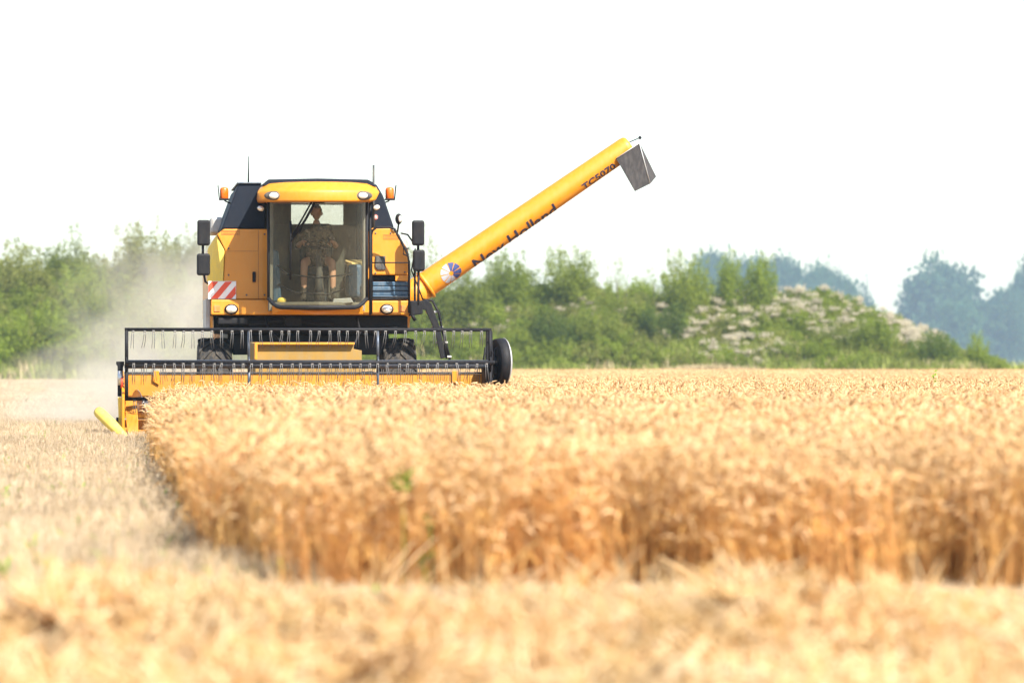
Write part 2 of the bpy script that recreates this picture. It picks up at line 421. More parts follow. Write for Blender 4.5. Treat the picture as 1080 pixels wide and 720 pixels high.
def ridge(X, Y):                                 # the swath of threshed straw across the headland
    yc = 14.9 + .12 * math.sin(X * 1.7) - .02 * X
    h = .12 * math.exp(-((Y - yc) / .75) ** 2)
    return h * (1 + .4 * mnoise.noise((X * 1.9, Y * 2.2, 3.3))) + 0 * math.exp(-((Y - yc) / .75) ** 2)
P = lines(12.5, 16.2, .31, lambda y: -4.4, lambda y: 4.4, lambda X, Y: True, rg, .45)
a, b, c = put(P, rg, .2, (.75, 1.25), (.3, 1.0), lambda X, Y: ridge(X, Y) - .04)
scatter('straw', a, b, c, clumps, 7, 'thick loose swath of threshed straw across the near headland', 'straw', 5)
ns = 70; sv, sf = [], []
for j in range(31):
    for i in range(ns + 1):
        X, Y = -4.8 + 9.6 * i / ns, 12.8 + 6.2 * j / 30
        sv.append((X, Y, max(.008, ridge(X, Y) - .05) if 0 < j < 30 and 0 < i < ns else -.03))
for j in range(30):
    for i in range(ns): q = j * (ns + 1) + i; sf.append((q, q + 1, q + ns + 2, q + ns + 1))
me = bpy.data.meshes.new('straw_bed'); me.from_pydata(sv, [], sf)
SBED = paint('straw_bed', (.30, .17, .06), .95, dirt=.5, dirtcol=(.5, .34, .16), scale=8, bump=.8)  # dark tone stands for the shade in gaps between the straws
tag(link('straw_bed', me, SBED), 'packed straw underneath the loose foreground swath', 'straw', None, 'stuff')
def stalk(seed):
    rg = random.Random(seed); s = Soup()
    for i in range(3):
        az = rg.uniform(0, 6.283); l = rg.uniform(.22, .46); up = rg.uniform(.35, 1.0); d = Vector((math.cos(az), math.sin(az) * .4, up)).normalized(); b0 = Vector((rg.gauss(0, .1), rg.gauss(0, .1), 0))
        s.pipe([b0, b0 + d * l * .55, b0 + d * l + Vector((0, 0, -.05 * l))], [.0042, .0038, .0025], rg.random(), 4, 0)
    return s.mesh('stray_stalk', [STRAW])
stalks = variants('stray_stalk', [stalk(480 + i) for i in range(6)])
P = [(rg.uniform(-3, 3), rg.uniform(14.6, 16.4)) for i in range(45)] + [(rg.uniform(-1, 3), rg.uniform(18.5, 20.6)) for i in range(26)]
a, b, c = put(P, rg, .1, (.8, 1.2), (.8, 1.1), lambda X, Y: max(0, ridge(X, Y) if Y < 17 else 0))
scatter('straw_stalks', a, b, c, stalks, 6, 'single pale straw stalks sticking up out of the near swath', 'straw', 22)
# older swaths lying along the direction of travel on the cut ground
def swath(xl0, y0, y1, wd, hh, step):
    out = []
    yl = y0
    while yl < y1:
        for k in range(int(wd / step) + 1):
            x = xl0 + (k * step - wd / 2) + rg.uniform(-.15, .15) + .15 * math.sin(yl * .5)
            X, Y = loc2w(x, yl + rg.uniform(-.2, .2)); out.append((X, Y))
        yl += step
    return out
P = swath(HL - 4.3, -38, 60, 1.3, .2, .42)
a, b, c = put(P, rg, .2, (.8, 1.2), (.6, 1.3), lambda X, Y: .02)
scatter('straw_swath', a, b, c, clumps, 7, 'pale straw swath lying along the stubble at the far left', 'straw', 6)
P = swath(HL - 1.9, -30, 5, .8, .1, .6)
a, b, c = put(P, rg, .1, (.6, .9), (.12, .3), lambda X, Y: .0)
scatter('straw_litter', a, b, c, clumps, 7, 'thin whitish straw litter strewn over the stubble', 'straw', 7)

# ------------------------------------------------------------------ ground
m, nt, out = newmat('field_soil')
p = N(nt, 'ShaderNodeBsdfPrincipled', Roughness=.95)
n1 = noise(nt, .25, 5, .6); n2 = noise(nt, 9, 6, .75)
base = mixc(nt, n1, (.26, .17, .09), (.40, .29, .17)); base = mixc(nt, ramp(nt, n2, [(.35, 0.0), (.7, .8)]), base, (.52, .40, .25))
nt.links.new(base, p.inputs['Base Color'])
bp = N(nt, 'ShaderNodeBump', Strength=.7, Distance=.03); nt.links.new(n2, bp.inputs['Height']); nt.links.new(bp.outputs[0], p.inputs['Normal'])
nt.links.new(p.outputs[0], out.inputs[0]); SOIL = m
bm = nb(); vs = addv(bm, [(-2500, -200, 0), (2500, -200, 0), (2500, 4500, 0), (-2500, 4500, 0)]); bm.faces.new(vs)
tag(build('ground', bm, SOIL), 'bare tan field soil under the wheat and stubble', 'ground', None, 'structure')

# mound beyond the field
HPX = [(-260, 2.6), (-80, 5.4), (30, 5.8), (150, 6.2), (240, 5.6), (360, 4.6), (450, 4.8), (560, 5.4), (660, 5.2), (760, 5.0), (850, 5.2), (915, 4.5), (965, 3.3), (1010, 1.5), (1050, .2), (1100, 0.0), (1400, 0)]
def hill_z(X, Y):
    px = CX + X / 312.0 * F
    top = float(np.interp(px, [q[0] for q in HPX], [q[1] for q in HPX]))
    t = np.interp(Y, [303, 309, 316, 324, 336, 352], [0, .38, .82, 1, .8, 0])
    return top * float(t) * (1 + .16 * mnoise.noise((X * .16, Y * .16, .4))) - .02
hv, hf = [], []; nx, ny = 130, 26
for j in range(ny + 1):
    for i in range(nx + 1):
        X = -62 + 124 * i / nx; Y = 302 + 52 * j / ny; hv.append((X, Y, hill_z(X, Y)))
for j in range(ny):
    for i in range(nx): q = j * (nx + 1) + i; hf.append((q, q + 1, q + nx + 2, q + nx + 1))
me = bpy.data.meshes.new('hill'); me.from_pydata(hv, [], hf)
HILLM = paint('mound_earth', (.10, .11, .04), .95, dirt=.7, dirtcol=(.3, .24, .13), scale=.3, bump=.5)
tag(link('hill', me, HILLM), 'long earth mound overgrown with bushes beyond the field', 'hill', None, 'structure')

# ------------------------------------------------------------------ shrubs and trees
LG = [plantmat('leaf_' + n, c, sc, .5, tcol=(1.0, 1.0, .5)) for n, c, sc in (
    ('willow', ((.14, .185, .014), (.235, .28, .028), (.25, .29, .05)), .5),
    ('olive', ((.155, .18, .026), (.24, .255, .048), (.28, .28, .08)), .5),
    ('fresh', ((.14, .205, .012), (.225, .29, .022), (.29, .34, .045)), .6),
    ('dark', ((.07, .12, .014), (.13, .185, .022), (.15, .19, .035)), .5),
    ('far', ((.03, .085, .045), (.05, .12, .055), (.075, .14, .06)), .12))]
BARK = paint('bark', (.11, .085, .06), .9, dirt=.5, dirtcol=(.2, .17, .13), bump=.6)
PLUME = plantmat('seed_plume', ((.46, .40, .27), (.58, .51, .36), (.68, .61, .47)), .9, .35)
def leaf(s, p, d, l, w, tint, mi=0):
    u, v = frame_of(d); a = rnd_l.uniform(0, 6.283); side = u * math.cos(a) + v * math.sin(a)
    b = len(s.v)
    s.v += [tuple(p), tuple(p + d * l * .5 + side * w), tuple(p + d * l), tuple(p + d * l * .5 - side * w)]
    s.f.append((b, b + 1, b + 2, b + 3)); s.t.append(tint); s.m.append(mi)
rnd_l = random.Random(11)
def shrub_mesh(seed, mats, nbr=34, nleaf=110, spread=.55, up=.8, ll=.17, wisp=.5, h=1.0):
    """unit shrub about 1 high: many rising, splaying shoots each clothed in leaves"""
    rg = random.Random(seed); s = Soup()
    for b in range(nbr):
        az = rg.uniform(0, 6.283); sp = spread * math.sqrt(rg.random()); hh = rg.uniform(.55, 1.0) * (1 - .35 * (sp / max(spread, .01)) ** 2)
        if rg.random() < .2: hh *= rg.uniform(1.05, 1.22)
        o = Vector((math.cos(az) * sp * .35, math.sin(az) * sp * .35, 0)); tip = Vector((math.cos(az) * sp, math.sin(az) * sp, hh))
        tb = rg.random() * .6
        for k in range(nleaf):
            t = rg.random() ** .7 * .95 + .05
            rad = .085 * (1 - t) ** wisp + .014
            c0 = o.lerp(tip, t) + Vector((rg.gauss(0, rad), rg.gauss(0, rad), rg.gauss(0, rad * .7)))
            if c0.z < 0: c0.z = rg.random() * .15
            d = Vector((rg.gauss(0, .7), rg.gauss(0, .7), rg.gauss(.55 * up, .6))).normalized()
            l = ll * rg.uniform(.45, 1.1) * (.75 + .25 * (1 - t))
            leaf(s, c0, d, l * .62, l * .15, min(1, tb + rg.random() * .4))
    return s.mesh('shrub_crown', mats)
def crown_mesh(seed, mats, nclump=46, nleaf=130, rx=.5, rz=.42, ll=.12):
    """broad tree crown: leaf clumps through an uneven volume, with gaps"""
    rg = random.Random(seed); s = Soup()
    for b in range(nclump):
        d = Vector((rg.gauss(0, 1), rg.gauss(0, 1), rg.gauss(0, 1))).normalized() * rg.random() ** .4
        c0 = Vector((d.x * rx, d.y * rx, .56 + d.z * rz)); rad = rg.uniform(.06, .13); tb = rg.random() * .6
        for k in range(nleaf):
            q = Vector((rg.gauss(0, 1), rg.gauss(0, 1), rg.gauss(0, .8))) * rad * .75
            leaf(s, c0 + q, (q.normalized() + Vector((rg.gauss(0, .5), rg.gauss(0, .5), rg.gauss(0, .5)))).normalized(), ll * rg.uniform(.4, .9), ll * .2, min(1, tb + .4 * rg.random()))
    return s.mesh('tree_crown', mats)
def trunk_mesh(seed, r=.02, h=.75, nl=6, spread=.3):
    rg = random.Random(seed); bm = nb()
    tube(bm, [(0, 0, -.03), (.01, 0, h * .3), (rg.gauss(0, .02), rg.gauss(0, .02), h * .65), (rg.gauss(0, .04), rg.gauss(0, .04), h)], [r * 1.3, r, r * .7, r * .25], 7)
    for i in range(nl):
        z = h * rg.uniform(.15, .6); a = rg.uniform(0, 6.283); l = spread * rg.uniform(.6, 1.1)
        tube(bm, [(0, 0, z), (math.cos(a) * l * .5, math.sin(a) * l * .5, z + l * .6), (math.cos(a) * l, math.sin(a) * l, z + l * 1.2)], [r * .55, r * .4, r * .12], 5)
    me = bpy.data.meshes.new('trunk'); bm.to_mesh(me); bm.free(); me.materials.append(BARK); return me
KIND = {}
def kind(k, fn):
    if k not in KIND: KIND[k] = fn()
    return KIND[k]
TR = [trunk_mesh(50 + i) for i in range(4)]
def plant(name, label, cat, px, D, ytop, wpx, mat, form, var, ybase=None, group=None, rz=None):
    X = (px - CX) / F * D
    zb = hill_z(X, D) if 302 < D < 353 else 0.0
    zt = CH + (HY - ytop) / F * D
    H = max(.6, zt - zb); wd = wpx / F * D
    if form == 'shrub': cm = kind(('s', mat, var), lambda: shrub_mesh(500 + var * 7 + mat, [LG[mat]], 64, 210, .55, 1.0, .088, .7))
    elif form == 'tall': cm = kind(('t', mat, var), lambda: shrub_mesh(600 + var * 7 + mat, [LG[mat]], 46, 200, .34, 1.1, .078, .7))
    elif form == 'sparse': cm = kind(('p', mat, var), lambda: shrub_mesh(700 + var * 7 + mat, [LG[mat]], 15, 120, .3, 1.0, .068, .8))
    else: cm = kind(('c', mat, var), lambda: crown_mesh(800 + var * 7 + mat, [LG[mat]]))
    wn = {'shrub': 1.12, 'tall': .78, 'sparse': .66, 'crown': 1.1}[form]
    r = empty(name, (X, D, zb), rz if rz is not None else rnd.uniform(0, 6.283)); tag(r, label, cat, group)
    k = wd / wn
    c = link('crown', cm, None, r); c.scale = (k, k, H)
    t = link('trunk', TR[var % 4], None, r); t.scale = (H * .6, H * .6, H * (.9 if form != 'crown' else 1.0))
    return r
G1, G2, G3 = 'bushes along the left of the field end', 'bushes on the mound right of the combine', 'hazy trees far beyond the mound'
for a in (
    ('willow_bush', 'olive willow bush cut by the left picture edge, tallest of the edge', 'bush', 12, 318, 246, 95, 1, 'shrub', 0, G1),
    ('willow_bush', 'low wispy willow bush between the edge bush and the tall left willow', 'bush', 72, 320, 240, 62, 0, 'tall', 1, G1),
    ('willow_tree', 'tallest willow left of the combine, feathery top against white sky', 'tree', 152, 318, 228, 84, 1, 'shrub', 2, G1),
    ('willow_tree', 'dust veiled willow directly behind the combine mirrors on the left', 'tree', 206, 322, 240, 66, 1, 'tall', 3, G1),
    ('willow_bush', 'rounded bright green bush low at the far left field edge', 'bush', 38, 306, 316, 100, 2, 'shrub', 1, G1),
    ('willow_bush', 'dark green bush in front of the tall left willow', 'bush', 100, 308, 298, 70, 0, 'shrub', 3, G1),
    ('willow_bush', 'dusty olive bush just left of the header reel', 'bush', 150, 307, 300, 80, 1, 'shrub', 0, G1),
    ('willow_bush', 'small pale bush peeping between the cab side and the left reel end', 'bush', 192, 308, 320, 60, 1, 'shrub', 2, G1),
    ('willow_tree', 'thin airy willow rising behind the right hand mirrors', 'tree', 446, 318, 222, 58, 1, 'sparse', 0, G2),
    ('willow_bush', 'green bush under the base of the unloading auger', 'bush', 486, 312, 272, 74, 0, 'shrub', 1, G2),
    ('willow_bush', 'broad leafy bush under the middle of the unloading auger', 'bush', 540, 318, 262, 78, 2, 'shrub', 3, G2),
    ('willow_tree', 'upright pointed willow below the auger lettering', 'tree', 604, 318, 250, 70, 0, 'tall', 0, G2),
    ('willow_bush', 'slim sapling right of the upright pointed willow', 'bush', 652, 318, 268, 34, 0, 'sparse', 1, G2),
    ('willow_bush', 'narrow light sapling below the auger spout', 'bush', 690, 318, 276, 40, 2, 'sparse', 2, G2),
    ('willow_tree', 'thin tall sapling standing against the sky left of the far wood', 'tree', 713, 320, 250, 30, 0, 'sparse', 3, G2),
    ('willow_tree', 'rounded full willow on the mound right of the thin saplings', 'tree', 724, 316, 264, 64, 0, 'shrub', 2, G2),
    ('willow_tree', 'sunlit willow on the mound crest beside the far blue wood', 'tree', 768, 318, 261, 48, 2, 'tall', 1, G2),
    ('willow_tree', 'yellow green willow topmost at the right of the mound crest', 'tree', 803, 318, 257, 42, 2, 'tall', 2, G2),
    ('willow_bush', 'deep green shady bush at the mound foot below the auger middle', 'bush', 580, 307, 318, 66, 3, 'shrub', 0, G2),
    ('willow_bush', 'bright bush at the mound foot right of the header wheel', 'bush', 545, 306, 345, 60, 2, 'shrub', 2, G2),
    ('willow_bush', 'mid green bush at the mound foot below the pointed willow', 'bush', 632, 308, 320, 80, 0, 'shrub', 3, G2),
    ('willow_bush', 'low yellow green bush spilling onto the wheat edge', 'bush', 668, 305, 356, 84, 2, 'shrub', 1, G2),
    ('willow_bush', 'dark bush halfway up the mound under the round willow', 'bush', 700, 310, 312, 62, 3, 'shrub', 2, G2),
    ('willow_bush', 'light green bush at the mound foot left of the pale plumes', 'bush', 848, 306, 352, 88, 2, 'shrub', 0, G2),
    ('willow_bush', 'leafy bush on the lower slope in the middle of the mound', 'bush', 880, 308, 338, 66, 0, 'shrub', 1, G2),
    ('willow_bush', 'wide bush low on the mound slope below the plumed crest', 'bush', 925, 308, 325, 60, 2, 'shrub', 3, G2),
    ('willow_bush', 'dark rounded bush near the right foot of the mound', 'bush', 985, 306, 345, 56, 3, 'shrub', 1, G2),
    ('willow_bush', 'small upright bush at the right tip of the mound', 'bush', 1032, 306, 345, 30, 2, 'tall', 0, G2),
):
    plant(*a[:10], group=a[10])
for a in (
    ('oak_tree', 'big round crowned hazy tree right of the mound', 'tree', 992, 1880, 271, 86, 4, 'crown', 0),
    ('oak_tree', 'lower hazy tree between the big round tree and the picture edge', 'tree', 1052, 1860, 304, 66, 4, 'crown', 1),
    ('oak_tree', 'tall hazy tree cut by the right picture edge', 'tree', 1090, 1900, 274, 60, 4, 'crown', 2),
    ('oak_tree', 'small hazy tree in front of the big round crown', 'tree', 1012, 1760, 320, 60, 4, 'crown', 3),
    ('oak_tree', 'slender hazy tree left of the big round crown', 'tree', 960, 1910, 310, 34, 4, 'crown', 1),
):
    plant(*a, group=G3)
fw = Soup(); rgf = random.Random(5)
farv = variants('far_tree', [crown_mesh(900 + i, [LG[4]], 40, 90) for i in range(3)])
pts, rots, scl = [], [], []
for px in range(735, 908, 6):
    D = rgf.uniform(1750, 1900); yt = float(np.interp(px, [700, 740, 800, 830, 870, 900, 912], [284, 273, 282, 279, 285, 299, 316])) + rgf.uniform(-3, 5)
    H = CH + (HY - yt) / F * D; w = rgf.uniform(.5, .8) * 20
    pts.append(((px - CX) / F * D, D, 0)); rots.append((0, 0, rgf.uniform(0, 6.28))); scl.append((w, w, H / .98))
for i in range(70):
    px = rgf.uniform(-160, 1300); D = rgf.uniform(1950, 2100); H = rgf.uniform(12, 19); 
    pts.append(((px - CX) / F * D, D, -.5)); rots.append((0, 0, rgf.uniform(0, 6.28))); scl.append((20, 20, H))
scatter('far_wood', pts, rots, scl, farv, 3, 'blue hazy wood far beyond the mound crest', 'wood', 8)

# brush, plumes and grass of the mound
bvar = variants('brush', [shrub_mesh(1000 + i, [LG[(0, 1, 2, 0, 1, 2)[i]]], 30, 120, .55, .9, .15) for i in range(6)])
pts, rots, scl = [], [], []
for i in range(2300):
    X = rgf.uniform(-60, 42); Y = 303 + 30 * rgf.random() ** 1.4; z = hill_z(X, Y)
    if z < .1 and not (930 < CX + X / Y * F < 1050 and Y < 312): continue
    k = rgf.uniform(1.4, 3.4); px = CX + X / Y * F
    h = k * rgf.uniform(.5, .95)
    if px > 700: h *= .7
    if px < 240: h *= 1.5; k *= 1.2
    pts.append((X, Y, z - .05)); rots.append((0, 0, rgf.uniform(0, 6.28))); scl.append((k, k, h))
scatter('undergrowth', pts, rots, scl, bvar, 6, 'mixed green undergrowth covering the mound', 'undergrowth', 9)
def plume_mesh(seed):
    rg = random.Random(seed); s = Soup()
    for b in range(26):
        x, y = rg.gauss(0, .28), rg.gauss(0, .28); h = rg.uniform(.7, 1.1)
        s.pipe([Vector((x, y, 0)), Vector((x * 1.15, y * 1.15, h))], [.006, .004], .2, 3, 1)
        for k in range(34):
            t = rg.uniform(.62, 1.05); c0 = Vector((x * (1 + .15 * t) + rg.gauss(0, .05), y * (1 + .15 * t) + rg.gauss(0, .05), h * t))
            leaf(s, c0, Vector((rg.gauss(0, .6), rg.gauss(0, .6), rg.gauss(.3, .6))).normalized(), rg.uniform(.06, .14), .022, rg.random())
    return s.mesh('plume', [PLUME, LG[1]])
pv = variants('seed_plume', [plume_mesh(1100 + i) for i in range(4)])
pts, rots, scl = [], [], []
def plumes(px0, px1, y0, y1, n):
    for i in range(int(n * 3.2)):
        px = rgf.uniform(px0, px1); Y = rgf.uniform(y0, y1); X = (px - CX) / F * Y
        k = rgf.uniform(.35, .75); pts.append((X, Y, hill_z(X, Y) + rgf.uniform(.4, 1.3))); rots.append((rgf.gauss(0, .1), rgf.gauss(0, .1), rgf.uniform(0, 6.28))); scl.append((k, k, k * rgf.uniform(.8, 1.2)))
plumes(745, 945, 313, 325, 62); plumes(930, 1000, 311, 320, 26); plumes(690, 800, 309, 315, 16); plumes(850, 1000, 308, 313, 18); plumes(590, 690, 308, 320, 12); plumes(480, 540, 308, 316, 7); plumes(740, 830, 304, 309, 13); plumes(20, 140, 310, 316, 5)
scatter('seed_plumes', pts, rots, scl, pv, 4, 'pale fluffy seed heads among the greenery of the mound', 'seed heads', 10)
GRASSM = plantmat('verge_grass', ((.17, .23, .025), (.29, .34, .05), (.38, .38, .11)), .4, .35)
DRYM = plantmat('dry_grass', ((.42, .32, .15), (.56, .44, .24), (.6, .5, .3)), .4, .35)
def grass_mesh(seed, mt):
    rg = random.Random(seed); s = Soup()
    for b in range(110):
        x, y = rg.gauss(0, .4), rg.gauss(0, .25); a2 = rg.uniform(0, 6.28); H = Vector((math.cos(a2), math.sin(a2), 0)); h = rg.uniform(.35, 1.0)
        b0 = Vector((x, y, 0)); s.quadstrip([b0, b0 + H * .08 + Vector((0, 0, h * .6)), b0 + H * .22 + Vector((0, 0, h))], [.022, .02, .003], Vector((-H.y, H.x, 0)), rg.random())
    return s.mesh('grass_tuft', [mt])
gv = variants('verge_tuft', [grass_mesh(1200 + i, GRASSM if i < 5 else DRYM) for i in range(6)])
pts, rots, scl = [], [], []
for i in range(1500):
    px = rgf.uniform(-120, 1250); Y = rgf.uniform(301.5, 309) if px < 1030 else rgf.uniform(303, 335); X = (px - CX) / F * Y
    k = rgf.uniform(.8, 1.5); pts.append((X, Y, max(0, hill_z(X, Y)))); rots.append((0, 0, rgf.uniform(0, 6.28))); scl.append((k * 1.3, k * 1.3, k * rgf.uniform(.6, 1.25)))
scatter('grass', pts, rots, scl, gv, 6, 'yellow green grass verge between the field and the mound', 'grass', 11)
dv = variants('dry_tuft', [grass_mesh(1300 + i, DRYM) for i in range(4)])
pts, rots, scl = [], [], []
for i in range(260):
    px = rgf.gauss(750, 34); Y = rgf.uniform(299, 302.5); X = (px - CX) / F * Y
    pts.append((X, Y, max(0, hill_z(X, Y)) + .1)); rots.append((0, 0, rgf.uniform(0, 6.28))); k = rgf.uniform(.8, 1.3) * (1 - .5 * abs(px - 750) / 100); scl.append((k * 1.4, k * 1.4, k))
for i in range(500):
    px = rgf.uniform(1030, 1300); Y = rgf.uniform(330, 520); X = (px - CX) / F * Y
    pts.append((X, Y, 0)); rots.append((0, 0, rgf.uniform(0, 6.28))); scl.append((2.5, 2.5, 1.1))
scatter('dry_grass', pts, rots, scl, dv, 4, 'bleached dry grass bank at the foot of the mound', 'grass', 12)

# ------------------------------------------------------------------ the combine harvester
CH_ = empty('combine_harvester', (X0, Y0, 0), AZ)
tag(CH_, 'yellow combine harvester with black reel and unloading auger swung out, cutting wheat', 'combine harvester')
def px_prism(bm, pix, yl, depth, bev=.02, mi=0, seg=2): prism(bm, [M(x, y, yl) for x, y in pix], (0, depth, 0), bev, mi, seg)
def part(name, bm, mat, parent=None, smooth=False, label=None): return build(name, bm, mat, parent or CH_, smooth, label)

YB = 3.9                                            # depth of the front of the body
# body shell
xl, xr = M(220, 300, YB).x, M(432, 300, YB).x
bm = nb()
zt = M(300, 241, YB).z; zb = M(300, 335, YB).z
# rear shell with sloped shoulders, going back to the straw hood
sect = [(xl + .02, zb), (xl + .02, zt - .35), (xl + .22, zt), (xr - .22, zt), (xr - .02, zt - .35), (xr - .02, zb)]
prism(bm, [Vector((x, YB + 1.12, z)) for x, z in sect], (0, 2.9, 0), .03)
for sx_ in (xl + .03, xr - .36): box(bm, (sx_ + .165, YB + .76, (zt - .36 + zb) / 2), (.33, .74, zt - .36 - zb), None, .01)
prism(bm, [Vector((x * .86 + .04, YB + 4.03, z * .96)) for x, z in sect], (0, 1.9, -.25), .05)
part('body_shell', bm, YEL)
# left front panel: flat face and a chamfered corner
bm = nb(); px_prism(bm, [(236, 241.5), (283.5, 241.5), (283.5, 315.5), (222.5, 315.5), (222.5, 310), (236, 296), (237.5, 264), (229, 247)], YB, .40, .015); part('front_panel', bm, YEL)
bm = nb()
f1 = [M(236.6, 264.5, YB + .005), M(228.4, 247.5, YB + .03), M(219, 262, YB + .33), M(218, 300, YB + .33), M(222, 311, YB + .05), M(235.2, 296, YB + .005)]
prism(bm, f1, (.02, .12, 0), .012); part('corner_panel', bm, YELP)  # corner facet in a paler yellow than the front panel
# right front panel
bm = nb(); px_prism(bm, [(391.5, 240.5), (413, 240.5), (421, 249), (430.5, 263), (432, 290), (391.5, 290)], YB, .40, .02)
px_prism(bm, [(417, 290.3), (432, 290.3), (432, 316), (431.2, 316), (431.2, 296.2), (417, 296.2)], YB, .4, .005)
rp = part('front_panel', bm, YEL)
bm = nb(); px_prism(bm, [(396, 270), (406.5, 270), (406.5, 284.5), (398, 284.5), (395.5, 281)], YB - .03, .028, .01); part('vent', bm, CABD, rp)
bm = nb(); px_prism(bm, [(391.8, 290.6), (415, 290.6), (416.7, 293), (416.7, 296), (391.8, 296)], YB + .12, .2, .01); part('recess', bm, BLK, rp)
bm = nb()
for (a0, b0) in ((297, 301.5), (302, 306.5), (307, 311.5)):
    px_prism(bm, [(393, a0), (431, a0), (431, b0), (393, b0)], YB + .02, .36, .012)
px_prism(bm, [(393, 311.7), (431, 311.7), (431, 315.2), (393, 315.2)], YB - .02, .36, .01)
part('tool_box', bm, BLUB)
# bumper beam
bm = nb()
px_prism(bm, [(222.5, 316), (283, 316), (288, 321), (297, 326.2), (335, 327.8), (372, 326.2), (383, 321.5), (388, 317), (432, 317), (432, 332), (222.5, 332)], YB - .14, .5, .018)
part('bumper', bm, YEL)
bm = nb()
prism(bm, [M(287, 322, YB - .5), M(300, 326.4, YB - .62), M(335, 328, YB - .68), M(370, 326.4, YB - .62), M(383, 322, YB - .5), M(383, 331.5, YB - .45), M(335, 331.8, YB - .6), M(287, 331.5, YB - .45)], (0, .48, 0), .012)
part('cab_sill', bm, YEL)
bm = nb(); px_prism(bm, [(217.2, 315), (221.6, 315), (221.6, 347), (217.2, 347)], YB + .1, 1.6, .005); part('side_skirt', bm, GRY)
bm = nb(); px_prism(bm, [(221.8, 333), (224.5, 333), (224.5, 347), (221.8, 347)], YB + .05, .4, .005); part('side_skirt', bm, YEL)
# headlights, reflectors
def lamp(px, py, yl, w, h, nm, par=None, ring=BLK, dirn=(0, -1, 0)):
    c = M(px, py, yl)
    bm = nb(); ell(bm, c, (w * 1.25, .05, h * 1.3)); o = build(nm, bm, ring, par or CH_, True)
    bm = nb(); ell(bm, c + Vector((0, -.022, 0)), (w, .045, h)); build('lens', bm, LENS, o, True)
    bm = nb(); ell(bm, c + Vector((0, -.052, 0)), (w * .4, .022, h * .45)); build('bulb_cover', bm, WHT, o, True)
    return o
lamp(244, 326, YB - .15, .085, .062, 'headlight'); lamp(408, 326, YB - .15, .085, .062, 'headlight')
for px in (229, 424):
    bm = nb(); px_prism(bm, [(px - 3.3, 322), (px + 3.3, 322), (px + 3.3, 328.5), (px - 3.3, 328.5)], YB - .155, .02, .004); part('reflector', bm, REFL)
# hazard board with red and white diagonal bands
bm = nb(); hz = [(219.5, 299), (236, 296.5), (249, 296.5), (249, 315.3), (219.5, 315.3)]
hzx0, hzx1, hzy0, hzy1 = 219.5, 249, 296.5, 315.3
px_prism(bm, [(hzx0, hzy0), (hzx1, hzy0), (hzx1, hzy1), (hzx0, hzy1)], YB - .03, .02, .003)
hb = part('hazard_board', bm, WHT)
def clip(poly, f):
    out = []
    for i in range(len(poly)):
        a0, b0 = poly[i], poly[(i + 1) % len(poly)]; fa, fb = f(a0), f(b0)
        if fa >= 0: out.append(a0)
        if fa * fb < 0: t = fa / (fa - fb); out.append((a0[0] + (b0[0] - a0[0]) * t, a0[1] + (b0[1] - a0[1]) * t))
    return out
bm = nb()
for k in range(-2, 6):
    lo, hi = 224 + 14.6 * k + 302, 224 + 14.6 * k + 302 + 7.3
    q = [(hzx0 + .4, hzy0 + .4), (hzx1 - .4, hzy0 + .4), (hzx1 - .4, hzy1 - .4), (hzx0 + .4, hzy1 - .4)]
    q = clip(q, lambda p_: p_[0] + p_[1] * .85 - lo + 36); q = clip(q, lambda p_: hi - 36 - p_[0] - p_[1] * .85) if len(q) > 2 else q
    if len(q) > 2: px_prism(bm, q, YB - .036, .005, 0)
build('red_band', bm, RED, hb)
# decals
def decal(px0, px1, py0, py1, yl, rows=2):
    bm = nb(); t = .45
    px_prism(bm, [(px0, py0), (px1, py0), (px1, py0 + t), (px0, py0 + t)], yl, .003, 0); px_prism(bm, [(px0, py1 - t), (px1, py1 - t), (px1, py1), (px0, py1)], yl, .003, 0)
    px_prism(bm, [(px0, py0 + t), (px0 + t, py0 + t), (px0 + t, py1 - t), (px0, py1 - t)], yl, .003, 0); px_prism(bm, [(px1 - t, py0 + t), (px1, py0 + t), (px1, py1 - t), (px1 - t, py1 - t)], yl, .003, 0)
    for r in range(rows):
        y = py0 + (py1 - py0) * (r + .75) / (rows + .5); x = px0 + 1.4
        while x < px1 - 2.2:
            w = rnd.uniform(.5, 1.4); px_prism(bm, [(x, y - .45), (x + w, y - .45), (x + w, y + .45), (x, y + .45)], yl, .003, 0); x += w + .45
    return part('decal', bm, DEC)
decal(233.5, 253, 243, 247.6, YB - .004); decal(404.5, 422, 247.5, 252.5, YB - .004)

def bolts(pts, yl, par, r=.014):
    for x, y in pts:
        bm = nb(); lathe(bm, [(r, 0), (r, .006), (r * .5, .009)], M(x, y, yl), (0, -1, 0), 8); build('bolt', bm, BLUST, par)
bolts([(241, 262), (241, 290), (241, 311), (279, 247), (279, 311), (260, 311)], YB - .001, bpy.data.objects['front_panel'])
bolts([(396, 246), (412, 246), (427, 287), (396, 288)], YB - .001, rp)
bm = nb(); px_prism(bm, [(272.2, 242.6), (272.8, 242.6), (272.8, 315), (272.2, 315)], YB - .003, .003, 0); px_prism(bm, [(240, 264.6), (272.1, 264.6), (272.1, 265.1), (240, 265.1)], YB - .003, .003, 0); build('panel_seam', bm, DEC, bpy.data.objects['front_panel'])
bm = nb(); box(bm, M(268, 292, YB - .02), (.05, .035, .16), None, .01); build('handle', bm, BLK, bpy.data.objects['front_panel'])
